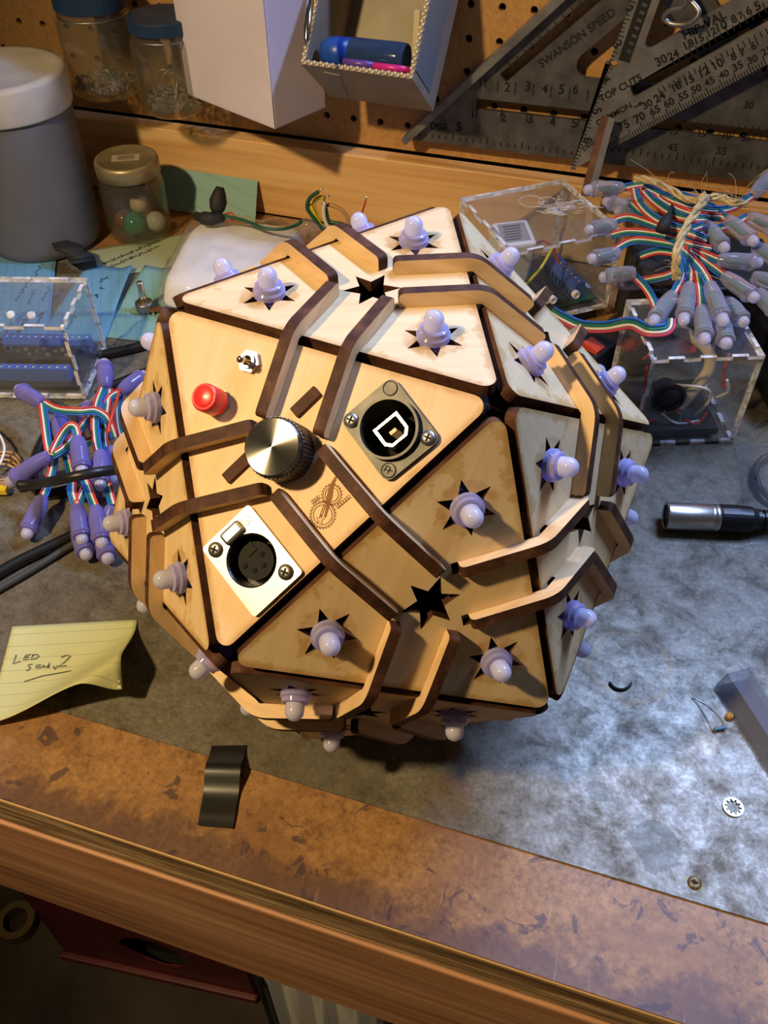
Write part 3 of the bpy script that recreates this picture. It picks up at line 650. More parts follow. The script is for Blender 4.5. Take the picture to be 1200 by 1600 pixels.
# hanging jars
def jar(name, c, r, z0, z1, label, lidh=.011, lidm=None, dark=False):
    j = empty(name, (c[0], c[1], z0), 0, label, 'jar'); h = z1 - z0
    prof = [(0, .0008), (r * .80, .0), (r * .95, .004), (r, .012), (r, h * .80), (r * .86, h * .92), (r * .86, h * .97)]
    inn = [(r * .82, h * .97), (r * .82, h * .91), (r * .95, h * .79), (r * .95, .013), (r * .88, .005), (0, .004)]
    MB(M_glass).lathe(prof + inn, n=36, cap=False).build('glass_body', j)
    lid = MB(lidm); lid.lathe([(r * .94, h * .94), (r * .95, h * .95), (r * .95, h * .95 + lidh - .001), (r * .92, h * .95 + lidh), (r * .2, h * .95 + lidh + .0003), (0, h * .95 + lidh)], n=36, cap=False, smooth=False); lid.build('lid', j)
    return j
M_blid = mottled('dusty_blue_lid', (.006, .022, .07), (.012, .045, .13), 30, .5)
M_scrap = mottled('glass_crumbs', (.16, .15, .11), (.45, .44, .36), 190, .3)
j1 = jar('storage_jar', (-.4085, .443), .0345, .119, .197, 'glass jar with a dark blue lid hanging nearest the grey canister', .014, M_blid)
j2 = jar('storage_jar', (-.3385, .440), .0315, .112, .186, 'glass jar with dusty blue lid and wire scraps beside the white box', .010, M_blid)
for j, r, seed in ((j1, .031, 3), (j2, .028, 5)):
    rnd = random.Random(seed); sc = MB(M_scrap)
    for k in range(190):
        a = rnd.uniform(0, 6.28); q = r * .92 * sqrt(rnd.random()); s_ = rnd.uniform(.0015, .0035)
        sc.box((q * cos(a), q * sin(a), .0055 + rnd.uniform(0, .009)), (s_, s_ * .7, s_ * .5), Matrix.Rotation(rnd.uniform(0, 3), 3, Vector((rnd.random(), rnd.random(), rnd.random() + .1)).normalized()))
    o = sc.build('scrap_filling', j); o['kind'] = 'stuff'
    hk = MB(M_steel); h = .064 if j is j1 else .0605; rr = (.0345 if j is j1 else .0315) * .90
    hk.tube([(rr * cos(t), rr * sin(t), h + .004) for t in [pi / 2 + 2 * pi * i / 30 for i in range(31)]] + [(0, .0475, h + .004), (0, .0545, h + .004)], .0009, 6); hk.build('wire_holder', j)
wr = MB(M_nickel); rnd = random.Random(2)
for k in range(7):
    a = rnd.uniform(0, 6.28); q = Vector((.018 * cos(a), .018 * sin(a), .012)); wr.tube(spline([q, q * .3 + Vector((rnd.uniform(-.01, .01), rnd.uniform(-.01, .01), .03)), Vector((-q.x * .9, -q.y * .9, rnd.uniform(.02, .045)))], 5), .0003, 5)
o = wr.build('wire_scraps', j2); o['kind'] = 'stuff'

# white carton, yawed, hung on the board
M_carton = mottled('white_carton', (.62, .55, .67), (.68, .61, .73), 14, .7)
wb = empty('white_carton', (-.319, .430, .130), math.atan2(-.047, .1053), 'plain white cardboard carton hanging on the pegboard left of the open tray', 'carton')
wf = MB(M_carton); w_, d_, h_ = .1155, .062, .21
wf.box((w_ / 2, d_ / 2, h_ / 2), (w_, d_, h_), bev=.0016); wf.build('carton_body', wb)
MB(M_carton).box((w_ - .0105, -.0003, h_ / 2), (.021, .0006, h_ - .004)).build('lap_flap', wb)
MB(M_steel).tube([(w_ * .3, d_, .15), (w_ * .30, d_ + .006, .155)], .002, 8).build('hook', wb)

# open cardboard tray tilted to the front
M_card = mottled('grey_brown_card', (.27, .22, .17), (.36, .30, .235), 22, .75)
M_cardin = mottled('card_inside', (.33, .29, .22), (.42, .37, .29), 20, .8)
M_flute = mottled('corrugated_rim', (.50, .40, .24), (.66, .55, .36), 160, .85)
M_tape = flat('grey_tape', (.20, .235, .25), .45)
KS = 1.11; Rt = CAM + (Vector((-.0726, .3098, .2115)) - CAM) * KS; ex = Vector((.9981, -.0621, .0053)).normalized(); ey = Vector((.0356, .6374, .7697)); ey = (ey - ex * ey.dot(ex)).normalized(); ez = ex.cross(ey)   # ez points up and out of the opening
TW, TL_, TD, tt = .085, .083, .062, .0032
exs, eys, ezs = ex * KS, ey * KS, ez * KS
Mt = Matrix(((exs.x, eys.x, ezs.x, Rt.x - exs.x * TW), (exs.y, eys.y, ezs.y, Rt.y - exs.y * TW), (exs.z, eys.z, ezs.z, Rt.z - exs.z * TW), (0, 0, 0, 1)))
tray = empty('cardboard_tray', (0, 0, 0), 0, 'open corrugated cardboard tray tilted forward on the pegboard, blue bottle inside', 'cardboard tray')
tray.matrix_world = Mt
for nm, c, sz, tp in (('side_wall', (TW / 2, tt / 2, -TD / 2), (TW, tt, TD), 1), ('side_wall', (TW / 2, TL_ - tt / 2, -TD / 2), (TW, tt, TD), 0), ('side_wall', (tt / 2, TL_ / 2, -TD / 2), (tt, TL_ - 2 * tt, TD), 0), ('side_wall', (TW - tt / 2, TL_ / 2, -TD / 2), (tt, TL_ - 2 * tt, TD), 1)):
    wl = MB(M_card).box(c, sz).build(nm, tray)
    rim = MB(M_flute); nn = int(max(sz[0], sz[1]) / .0045); lx = sz[0] > sz[1]
    for k in range(nn * 2):
        u = (k + .5) / (nn * 2) - .5
        rim.box((c[0] + (u * sz[0] if lx else ((-1) ** k) * tt * .2), c[1] + (((-1) ** k) * tt * .2 if lx else u * sz[1]), .0006), (.0019 if lx else tt * .55, tt * .55 if lx else .0019, .0016), Matrix.Rotation((.5 if k % 2 else -.5), 3, 'Z'))
    o = rim.build('fluted_edge', wl); o['kind'] = 'stuff'
MB(M_cardin).box((TW / 2, TL_ / 2, -TD + tt / 2), (TW - 2 * tt, TL_ - 2 * tt, tt)).build('tray_floor', tray)
MB(M_tape).box((TW + .0003, TL_ * .48, -TD * .36), (.0006, TL_ * .80, TD * .66)).build('tape_patch', tray)
MB(M_tape).box((TW * .18, -.0003, -TD * .55), (.012, .0006, TD * .8), Matrix.Rotation(.2, 3, 'Y')).build('tape_strip', tray)
MB(M_steel).tube([(TW * .5, TL_ - .02, -TD), (TW * .5, TL_ - .018, -TD - .012)], .002, 8).build('hook', tray)
def intray(x, y, z): return Mt @ Vector((x, y, z))
# bottle lying across the tray
bt = empty('bottle', intray(.042, .022, -.024), 0, 'small translucent blue bottle with a blue cap lying in the cardboard tray', 'bottle')
Mb_ = frame(intray(.0075, .0155, -.0125) - bt.location, intray(.0795, .0165, -.0125) - intray(.0075, .0155, -.0125)) @ Matrix.Scale(1.06, 4)
M_bottle = tinted('blue_translucent', (.16, .26, .50), (.035, .075, .19), .55, .12)
MB(M_bottle).lathe([(.0095, .022), (.0115, .026), (.0117, .062), (.0112, .068), (.0105, .069), (.0098, .0672), (0, .0668)], Mb_, 28, cap=False).build('bottle_body', bt)
MB(flat('blue_cap', (.015, .075, .42), .35)).lathe([(.0, .0), (.006, .0005), (.0095, .005), (.0108, .012), (.0110, .0245), (.0, .0245)], Mb_, 28, cap=False).build('cap', bt)
pn = MB(flat('magenta_plastic', (.62, .02, .25), .35), flat('violet_plastic', (.12, .05, .30), .35))
a, b = intray(.030, .0065, -.0035), intray(.0800, .0072, -.0045); pn.tube([a + (b - a) * .45, b], .0027, 10, 0)
pn.tube([a, a + (b - a) * .46], .0030, 10, 1); tag(pn.build('marker_pen'), 'magenta and violet pen under the blue bottle in the tray', 'pen')
sk = MB(M_wire['beige']); sk.box((0, 0, 0), (.0045, .0016, .050), frame((0, 0, 0), ey * .8 + ez * .5, ex).to_3x3()); o = sk.build('wooden_stick'); o.location = intray(TW - tt - .0042, .0262, -.012); tag(o, 'pale flat wooden stick in the right corner of the cardboard tray', 'stick')
pv = MB(M_chrome); a, b = YP(478, 72, .345), YP(486, -20, .372); pv.tube([a, a + (b - a) * .12, a + (b - a) * .3, b], [.0006, .0022, .0030, .0032], 10); tag(pv.build('metal_punch'), 'pointed shiny metal rod hanging between the white carton and the tray', 'metal rod')

# ================================================================== BACK LEFT OF THE BENCH
can = empty('plastic_canister', (-.465, .365, 0), 0, 'tall grey plastic canister with a dusty white screw lid', 'canister')
MB(mottled('grey_hdpe', (.125, .125, .145), (.16, .16, .185), 8, .5)).lathe([(0, .0005), (.050, 0), (.0545, .004), (.0555, .012), (.0555, .128), (.0535, .133), (0, .133)], n=48, cap=False).build('body', can)
MB(mottled('dusty_white_lid', (.42, .38, .33), (.60, .57, .54), 18, .6)).lathe([(.0545, .1295), (.0575, .1295), (.058, .131), (.058, .156), (.0565, .1595), (.050, .1602), (.0485, .1590), (0, .1588)], n=48, cap=False).build('lid', can)
# jar of marbles
sj = empty('marble_jar', (-.379, .402, 0), 0, 'short glass jar with a gold metal lid holding marbles', 'jar')
r = .0315
MB(M_glass).lathe([(0, .001), (r * .85, 0), (r * .98, .004), (r, .010), (r, .052), (r * .9, .060), (r * .86, .066), (r * .82, .066), (r * .86, .060), (r * .95, .052), (r * .95, .011), (r * .90, .005), (0, .0042)], n=40, cap=False).build('glass_body', sj)
lid = MB(mottled('dusty_gold_lid', (.30, .24, .13), (.44, .37, .24), 40, .42, .55)).lathe([(r * .93, .062), (r * .96, .0625), (r * .96, .074), (r * .92, .0765), (r * .86, .0768), (r * .84, .0760), (0, .0760)], n=40, cap=False).build('lid', sj)
lb_ = MB(flat('faded_label', (.46, .38, .30), .7), flat('faded_print', (.24, .20, .17), .7)); lb_.box((.0, .0, .0763), (.026, .013, .0003)); lb_.box((0, .0, .0765), (.016, .009, .0002), mi=1); lb_.build('paper_label', lid, Matrix.Rotation(.45, 4, 'Z'))
for nm, q, rr, c, lab in (('green', (.002, -.012, .0155), .0112, (.02, .22, .09), 'green glass marble in front inside the small jar'), ('brown', (-.0145, -.004, .0135), .0095, (.20, .08, .035), 'brown marble at the left inside the small jar'), ('white', (.0175, .002, .0135), .0098, (.55, .54, .56), 'whitish marble at the right inside the small jar'), ('top', (.002, .0015, .0295), .0085, (.55, .48, .35), 'cream marble on top of the others in the small jar')):
    o = MB(flat('marble_' + nm, c, .12)).lathe([(rr * cos(radians(a)), rr * sin(radians(a))) for a in range(-90, 91, 15)], n=20, cap=False).build('marble'); o.location = Vector(sj.location) + Vector(q); tag(o, lab, 'marble', 'marbles in the small jar')

# papers
def sheet_paper(name, corners, mat, zf, label, n=14, th=.00025, z0=.0003):
    """corners: four world (x, y) points TL TR BR BL, zf(u, v) height"""
    c = [Vector((*p, 0)) for p in corners]; org = sum(c, Vector()) / 4; mb = MB(mat); N = n + 1; top = []
    for j in range(N):
        for i in range(N):
            u, v = i / n, j / n; p = (c[0] * (1 - u) + c[1] * u) * (1 - v) + (c[3] * (1 - u) + c[2] * u) * v
            top.append(p - org + Vector((0, 0, zf(u, v) + z0)))
    bot = [p - Vector((0, 0, th)) for p in top]; fs = []
    for j in range(n):
        for i in range(n): a = j * N + i; fs.append((a + N, a + N + 1, a + 1, a)); b = a + N * N; fs.append((b, b + 1, b + N + 1, b + N))
    ring = [i for i in range(N)] + [j * N + n for j in range(1, N)] + [n * N + i for i in range(n - 1, -1, -1)] + [j * N for j in range(n - 1, 0, -1)]
    for k in range(len(ring)): a, b = ring[k], ring[(k + 1) % len(ring)]; fs.append((a, b, b + N * N, a + N * N))
    mb.add(top + bot, fs, 0, True); e = empty(name, (org.x, org.y, 0), 0, label, 'paper'); mb.build('sheet', e); return e
def strokes(mb, lines, pix, r=.0003):
    for l in lines: mb.tube([pix(*p) for p in l], r, 5)
# yellow note
MY = paper('yellow_lined_paper', (.64, .65, .33), (.30, .30, .16), .0089, radians(-21.5))
ss = lambda a, b, x: (lambda t: t * t * (3 - 2 * t))(max(0, min(1, (x - a) / (b - a))))
def curl(u, v):
    d = (u + v) / 2
    return .0005 + .027 * ss(.50, .93, d) - .013 * ss(.86, 1.0, d) + .004 * ss(.5, 1, v)
note = sheet_paper('sticky_note', [(-.2177, -.0621), (-.1464, -.0340), (-.1205, -.0915), (-.1905, -.1280)], MY, curl, 'yellow lined sticky note with pencilled words and a curled up corner', 24)
hw = MB(M_pencil)
L_ = [[(125, 315), (100, 385), (160, 365)], [(240, 312), (200, 318), (180, 355), (225, 350)], [(190, 335), (225, 330)], [(255, 318), (240, 352), (280, 345), (302, 328), (290, 312), (250, 315)], [(250, 388), (222, 392), (218, 402), (238, 415), (225, 430), (205, 440)], [(285, 397), (280, 420)], [(283, 388), (286, 387)], [(293, 396), (315, 392), (297, 420), (325, 412)], [(332, 406), (345, 398), (336, 396), (333, 412), (352, 408)], [(375, 402), (357, 410), (370, 416), (382, 375), (378, 418)], [(415, 402), (425, 430), (450, 398)], [(475, 335), (520, 318), (550, 325), (500, 375), (455, 408), (520, 400)], [(190, 525), (330, 480), (560, 440)]]
strokes(hw, L_, lambda x, y: T(x / 5, 960 + y / 5, .0016) - Vector(note.location), .00026); o = hw.build('handwriting', note); o['kind'] = 'stuff'
# blue and green papers at the back
MBL = paper('blue_lined_paper', (.17, .42, .66), (.07, .19, .38), .0085, radians(60)); MTL = paper('teal_lined_paper', (.30, .52, .50), (.18, .34, .36), .0085, radians(8)); MGR = paper('green_lined_paper', (.40, .46, .30), (.22, .28, .18), .0062, radians(-38)); MCY = paper('cyan_lined_paper', (.26, .50, .50), (.12, .28, .32), .0085, radians(60))
xy = lambda *p: (lambda q: (q.x, q.y))(T(*p))
pa = sheet_paper('note_paper', [(-.545, .366), (-.442, .349), (-.362, .205), (-.505, .185)], MBL, lambda u, v: .0016 + .012 * ss(.6, 0, v) * ss(0, .9, 1 - u) * 0, 'blue lined paper with handwriting under the left clear box')
pb = sheet_paper('note_paper', [(-.398, .331), (-.350, .333), (-.317, .222), (-.375, .205)], MBL, lambda u, v: .0012 + .010 * ss(.7, 1.0, u) * ss(1, .3, v) * .5, 'pale blue lined paper strip right of the left clear box')
pc = sheet_paper('note_paper', [(-.345, .345), (-.285, .345), (-.262, .236), (-.328, .228)], MCY, lambda u, v: .0006, 'cyan lined paper under the potentiometer')
pd = sheet_paper('note_paper', [(-.413, .352), (-.300, .440), (-.262, .395), (-.375, .310)], MGR, lambda u, v: .0003, 'pale green lined paper in front of the marble jar')
tp = empty('note_paper', (-.33, .462, 0), 0, 'teal lined paper leaning on the pine board behind the marble jar', 'paper')
tm = MB(MTL); N = 8
vs = []
for k in range(2):
    for j in range(N + 1):
        for i in range(N + 1):
            u, v = i / N, j / N; vs.append((-.062 + .115 * u - .002 * v, .010 - .020 * (1 - v) + .0004 * k, .0006 + .036 * v * (1 - .02 * u)))
n2 = (N + 1) ** 2; fs = []
for j in range(N):
    for i in range(N): a = j * (N + 1) + i; fs += [(a, a + 1, a + N + 2, a + N + 1), (n2 + a, n2 + a + N + 1, n2 + a + N + 2, n2 + a + 1)]
tm.add(vs, fs, 0, True); tm.build('sheet', tp)
def scribble(parent, cells, z, seed):
    rnd = random.Random(seed); mb = MB(M_ink)
    for (x, y, dx, dy, n) in cells:
        a = T(x, y, z); b = T(x + dx, y + dy, z); d = b - a; nrm = Vector((-d.y, d.x, 0)).normalized(); pts = []
        for k in range(n * 4):
            t = k / (n * 4 - 1); pts.append(a + d * t + nrm * (.0022 * rnd.uniform(-1, 1)) - Vector(parent.location))
        mb.tube(pts, .00032, 4)
    o = mb.build('handwriting', parent); o['kind'] = 'stuff'
scribble(pa, [(25, 470, 24, -38, 6), (42, 475, 12, -22, 4), (52, 445, 10, -30, 5), (66, 470, 12, -22, 4), (85, 470, 14, -20, 5), (8, 455, 0, 0.1, 1), (3, 530, 22, -40, 6), (22, 525, 20, -28, 5), (30, 520, 8, -22, 4), (58, 505, 12, -20, 5), (98, 525, 20, -35, 7)], .0022, 1)
scribble(pb, [(154, 440, 14, -8, 4), (155, 448, 6, 4, 2), (150, 460, 4, 4, 2)], .0022, 4)
scribble(pd, [(160 + 14 * k, 412 - 6 * k + 9 * r_, 20, -6, 5) for r_ in range(2) for k in range(6)], .0009, 6)
# black strap and dark box by the canister
st = MB(M_blackm); pth = spline([T(75, 372, .012), T(100, 384, .020), T(122, 400, .018), T(138, 420, .004)], 6); wv = Vector((.75, .5, 0)).normalized()
vs = []; fs = []
for i, p in enumerate(pth):
    w = .010 + .002 * sin(i); vs += [p - wv * w, p + wv * w, p + wv * w + Vector((0, 0, .0022)), p - wv * w + Vector((0, 0, .0022))]
for i in range(len(pth) - 1):
    a = i * 4
    for k in range(4): fs.append((a + k, a + (k + 1) % 4, a + 4 + (k + 1) % 4, a + 4 + k))
fs += [(3, 2, 1, 0), tuple(len(pth) * 4 - 4 + k for k in range(4))]
st.add(vs, fs, 0, True); tag(st.build('rubber_strap'), 'curved black rubber strap between the canister and the blue paper', 'strap')
db = MB(mottled('dark_grey_case', (.035, .032, .030), (.07, .062, .055), 20, .6)).box((0, 0, .0085), (.10, .030, .017), bev=.003).build('dark_case'); db.location = (-.478, .378 - .083, .0035); db.rotation_euler = (0, 0, -.25); db.location = (-.490, .296, .0035) ; tag(db, 'low dark grey plastic case in front of the canister at the left edge', 'case')
db.location = T(28, 366, .012); db.location.z = .0036; db.location.x -= .02
# foam pad in bubble wrap
bag = empty('wrapped_foam', (-.245, .335, 0), 0, 'white foam pad in crinkled clear wrap behind the ball', 'foam pad')
cs = [Vector((-.292, .262)), Vector((-.318, .396)), Vector((-.200, .422)), Vector((-.170, .275))]
def pillow(mat, hgt, grow, seed, amp, n=26):
    mb = MB(mat); vs = []; fs = []; ctr = sum(cs, Vector((0, 0))) / 4; N = n + 1
    for sgn in (1, 0):
        for j in range(N):
            for i in range(N):
                u, v = 2 * i / n - 1, 2 * j / n - 1
                uu, vv = (u + 1) / 2, (v + 1) / 2; p = (cs[0] * (1 - uu) + cs[3] * uu) * (1 - vv) + (cs[1] * (1 - uu) + cs[2] * uu) * vv
                k = 1 - .10 * (abs(u) ** 4 * abs(v) ** 4); p = ctr + (p - ctr) * grow * k
                e = max(0, (1 - u ** 6) * (1 - v ** 6)) ** .45
                nz = noise.noise(Vector((p.x * 55, p.y * 55, seed))) * amp + noise.noise(Vector((p.x * 150, p.y * 150, seed))) * amp * .45
                z = .0006 + hgt * (.38 + .62 * e) + nz if sgn else .0006 + hgt * .38 * (1 - e)
                vs.append((p.x - bag.location.x, p.y - bag.location.y, max(.0006, z)))
    for j in range(n):
        for i in range(n): a = j * N + i; fs.append((a, a + 1, a + N + 1, a + N)); b = a + N * N; fs.append((b, b + N, b + N + 1, b + 1))
    ring = [i for i in range(N)] + [j * N + n for j in range(1, N)] + [n * N + i for i in range(n - 1, -1, -1)] + [j * N for j in range(n - 1, 0, -1)]
    for k in range(len(ring)): a, b = ring[k], ring[(k + 1) % len(ring)]; fs.append((b, a, a + N * N, b + N * N))
    mb.add(vs, fs, 0, True); return mb
pillow(mottled('white_foam', (.80, .79, .83), (.90, .89, .93), 25, .8), .036, .93, 1, .0016).build('foam', bag)
pillow(clear('crinkled_wrap', (.97, .97, .97), .10, (.8, .78, .76), .6, .06), .0415, 1.0, 4, .0036).build('plastic_wrap', bag)
# green lead with heat shrink on the pad
gl = empty('heat_shrink_lead', T(345, 345, .045), 0, 'thin green wire lead with black heat shrink wings lying on the foam pad', 'wire lead')
MB(M_wire['darkgreen']).tube(spline([T(350, 337, .050), T(380, 344, .050), T(412, 356, .049), T(440, 358, .049), T(462, 352, .050), T(472, 345, .052)], 6), .0015, 8).wbuild('wire', gl)
MB(M_blackm).tube(spline([T(306, 337, .043), T(318, 341, .0455), T(335, 342, .0465), T(352, 338, .046)], 5), [.0010] + [.0042] * 4 + [.0062] * 5 + [.0050] * 4 + [.0025, .0018], 10).wbuild('heat_shrink', gl)
a0, a1 = T(338, 336, .047), YP(344, 292, T(338, 336, .047).y + .012)
MB(M_blackm).tube([a0, a0 + (a1 - a0) * .2, a0 + (a1 - a0) * .5, a0 + (a1 - a0) * .8, a1], [.0030, .0068, .0082, .0058, .0035], 10).wbuild('heat_shrink', gl)
MB(M_wire['red']).tube(spline([T(352, 334, .047), T(362, 333, .050), T(367, 340, .047), T(358, 345, .045)], 5), .0009, 6).wbuild('wire', gl)
# bunch of bare ended wires behind the ball
bw = empty('wire_bunch', YP(500, 380, .385), 0, 'bunch of green, yellow and white wires with stripped ends behind the ball', 'wires')
Yw = .405
for k, (nm, pts) in enumerate((('darkgreen', [(528, 372), (505, 358), (490, 340), (480, 325), (484, 310), (497, 300)]), ('yellow', [(525, 372), (508, 360), (495, 342), (487, 325), (484, 320)]), ('yellow', [(500, 345), (490, 322), (496, 310), (506, 308)]), ('white', [(535, 372), (522, 364), (510, 350), (506, 332), (507, 316)]), ('darkgreen', [(560, 362), (535, 350), (515, 346), (510, 330), (508, 320)]), ('tan', [(548, 362), (545, 345), (536, 330), (522, 322), (512, 320)]), ('red', [(565, 335), (568, 325), (571, 315)]))):
    P = [YP(*p, Yw + .003 * k) for p in pts]; w = MB(M_wire[nm]).tube(spline(P, 5), .0018 if nm != 'red' else .0009, 8).wbuild('wire', bw)
    e = P[-1]; d = (P[-1] - P[-2]).normalized(); MB(M_nickel).tube([e, e + d * .006], .0008, 6).wbuild('stripped_end', bw)
MB(M_film).tube(spline([YP(470, 372, Yw), YP(478, 356, Yw), YP(486, 352, Yw), YP(500, 358, Yw)], 3), [.004, .006, .007, .0075, .008, .008, .007, .006, .005, .004], 8).wbuild('clear_sleeve', bw)
MB(M_film).tube(spline([YP(490, 375, Yw), YP(520, 372, Yw), YP(560, 366, Yw)], 3), .006, 8).wbuild('clear_sleeve', bw)
# potentiometer
pt_ = empty('potentiometer', T(228, 486, .0), radians(20), 'small potentiometer with upright metal shaft on the cyan paper', 'potentiometer')
M_brass = flat('brass', (.55, .42, .20), .3, 1.0)
MB(M_steel).lathe([(0, .0014), (.0078, .0014), (.0080, .0022), (.0080, .0090), (.0072, .0098), (0, .0098)], n=28, cap=False).build('can', pt_)
MB(M_brass).lathe([(.0034, .0096), (.0034, .0150), (.0030, .0152), (0, .0152)], n=16, cap=False).build('bushing', pt_)
MB(M_nickel).lathe([(.0029, .015), (.0029, .0290), (.0025, .0296), (0, .0296)], n=16, cap=False).build('shaft', pt_)
tb_ = MB(mottled('brown_phenolic', (.14, .055, .025), (.20, .08, .04), 60, .5)).box((.0085, -.0040, .0040), (.015, .006, .0016)).build('terminal_board', pt_)
for k in (-1, 0, 1): MB(M_brass).box((.0085 + k * .0045, -.0078, .004), (.0018, .005, .0006)).build('terminal', tb_)

# ================================================================== CLEAR BOXES
def fingers(L, n, th, inset, phase):
    """profile along an edge: list of (pos, offset) with alternating tabs"""
    out = []; st = L / n
    for k in range(n):
        o = 0 if (k + phase) % 2 == 0 else -th
        out += [(k * st, o), ((k + 1) * st, o)]
    return out
def finger_plate(w, h, th, nx, ny, px, py):
    """tabbed rectangle centred on the origin"""
    pts = []
    for a, o in fingers(w, nx, th, 0, px): pts.append((-w / 2 + a, -h / 2 - o))
    for a, o in fingers(h, ny, th, 0, py): pts.append((w / 2 + o, -h / 2 + a))
    for a, o in fingers(w, nx, th, 0, px): pts.append((w / 2 - a, h / 2 + o))
    for a, o in fingers(h, ny, th, 0, py): pts.append((-w / 2 - o, h / 2 - a))
    out = []
    for p in pts:
        p = (max(-w / 2, min(w / 2, p[0])), max(-h / 2, min(h / 2, p[1])))
        if not out or (abs(out[-1][0] - p[0]) + abs(out[-1][1] - p[1])) > 1e-7: out.append(p)
    if (abs(out[0][0] - out[-1][0]) + abs(out[0][1] - out[-1][1])) < 1e-7: out.pop()
    return out
def clear_box(c, yaw, W, D, H, label, holes=()):
    th = .003; e = empty('clear_acrylic_box', c, yaw, label, 'acrylic box')
    RX = Matrix.Rotation(pi / 2, 4, 'X'); RY = Matrix.Rotation(pi / 2, 4, 'Z') @ RX
    for nm, w, h, M_, px, py in (('lid_panel', W, D, Matrix.Translation((0, 0, H - th)), 0, 0), ('base_panel', W, D, Matrix.Identity(4), 0, 0),
                                ('side_panel', W, H, Matrix.Translation((0, -D / 2 + th, 0)) @ Matrix.Translation((0, 0, H / 2)) @ RX, 1, 0), ('side_panel', W, H, Matrix.Translation((0, D / 2, H / 2)) @ RX, 1, 0),
                                ('side_panel', D, H, Matrix.Translation((-W / 2, 0, H / 2)) @ RY, 1, 1), ('side_panel', D, H, Matrix.Translation((W / 2 - th, 0, H / 2)) @ RY, 1, 1)):
        mb = MB(M_acr, M_acre); mb.extrude([finger_plate(w, h, th, 7, 7 if nm[0] in 'lb' else 5, px, py)] , .00001, th - .00001, top=0, side=1); mb.build(nm, e, M_)
    return e
M_pcb = flat('green_circuit_board', (.015, .13, .07), .4); M_pcbd = flat('dark_circuit_board', (.02, .022, .03), .4); M_tblue = flat('blue_terminal', (.045, .13, .55), .4); M_white = flat('white_plastic', (.86, .84, .86), .45)
def terminal(parent, loc, L, n, rz=0.0, h=.0115, d=.0085):
    mb = MB(M_tblue); mb.extrude([[(-d / 2, 0), (d / 2, 0), (d / 2, h * .6), (d * .22, h), (-d / 2, h)]], -L / 2, L / 2, Matrix(((0, 0, 1, 0), (1, 0, 0, 0), (0, 1, 0, 0), (0, 0, 0, 1))), side=0)
    t_ = mb.build('terminal_block', parent, rotz(rz, loc)); sc_ = MB(M_steel)
    for k in range(n):
        x = -L / 2 + L * (k + .5) / n
        MB(M_nickel).lathe([(.0013, h - .0003), (.0013, h + .0002), (0, h + .0002)], Matrix.Translation((x, -.0010, 0)), 10, cap=False).build('clamp_screw', t_)
        MB(M_hole).box((x, d / 2 + .0001, h * .28), (L / n * .55, .0004, h * .34)).build('wire_port', t_)
    return t_
# box A behind the ball
bA = clear_box((.0155, .3945, .0117), radians(38.3), .1000, .1000, .0720, 'large clear acrylic box holding a white power module, behind the ball on the right')
inA = empty('circuit_board', (.0155, .3945, .0150), radians(38.3), 'green circuit board with blue terminals and yellow wire in the large clear box', 'circuit board')
MB(M_pcb).box((.006, -.012, .0022), (.074, .058, .0016)).build('board', inA)
terminal(inA, (.026, -.012, .003), .052, 8, radians(90), .016, .011)
MB(M_pcbd).box((.006, -.020, .0052), (.020, .042, .004)).build('chip_module', inA)
for k in range(5): MB(M_blackm).box((.004 + .003 * (k % 2), -.036 + k * .008, .0082), (.006, .005, .002)).build('chip', inA)
MB(M_wire['yellow']).tube(spline([(-.028, -.03, .006), (-.030, -.038, .025), (-.012, -.034, .040), (.010, -.012, .042), (.022, .004, .030), (.025, .008, .018)], 6), .0013, 8).build('wire', inA)
MB(M_wire['red']).tube(spline([(-.010, .012, .018), (.006, .006, .038), (.018, .004, .034), (.025, -.002, .018)], 6), .0012, 8).build('wire', inA)
for k, c_ in enumerate(('white', 'red', 'blue')): MB(M_wire[c_]).tube(spline([(.0 + .0018 * k, -.043, .012), (-.012 + .0018 * k, -.040, .006), (-.022 + .0018 * k, -.036, .004)], 5), .0009, 6).build('wire', inA)
pmod = empty('power_module', (.0155, .3945, .0150), radians(38.3), 'white plastic power module with a grey printed label in the large clear box', 'power module')
Mpm = Matrix.Translation((-.021, .006, .0335)) @ Matrix.Rotation(radians(-8), 4, 'Z') @ Matrix.Rotation(radians(14), 4, 'X')
mb = MB(M_white); mb.box((0, 0, 0), (.033, .030, .046), bev=.003); mb.build('case', pmod, Mpm)
lbp = MB(flat('label_grey', (.33, .32, .34), .6), flat('label_print', (.05, .05, .06), .6)); lbp.box((0, .0, .0231), (.024, .022, .0002)); 
for k in range(6): lbp.box((-.003 + .0006 * k, -.008 + .0031 * k, .02325), (.014 + .002 * (k % 2), .0014, .0002), mi=1)
lbp.build('printed_label', pmod, Mpm)
tw = MB(M_film)
for k in range(60):
    rnd = random.Random(k); tw.add([Vector((.012 + .02 * rnd.gauss(0, .8), .012 + .015 * rnd.gauss(0, .8), .0690)) + Vector((rnd.uniform(-.006, .006), rnd.uniform(-.004, .004), 0)) for _ in range(3)], [(0, 1, 2)])
for k in range(3):
    q = (.014 - .028 * 0, -.0502, .030); 
    MB(M_acre).lathe([(.0034, 0), (.0034, .004), (.0018, .004), (.0018, 0)], Matrix.Translation((-.030 + .022 * k, -.0502, .022)) @ Matrix.Rotation(pi / 2, 4, 'X'), 16, cap=False).build('standoff', bA)
eg = MB(flat('frosted_etching', (.62, .60, .62), .8))
def etch(cx, cy, r, n):
    pts = [(cx + (r if i % 2 else r * .86) * cos(pi * i / n), cy + (r if i % 2 else r * .86) * sin(pi * i / n), .07212) for i in range(2 * n)]; eg.tube(pts + pts[:1], .0003, 4)
etch(.004, .022, .011, 16); etch(.017, .017, .008, 12)
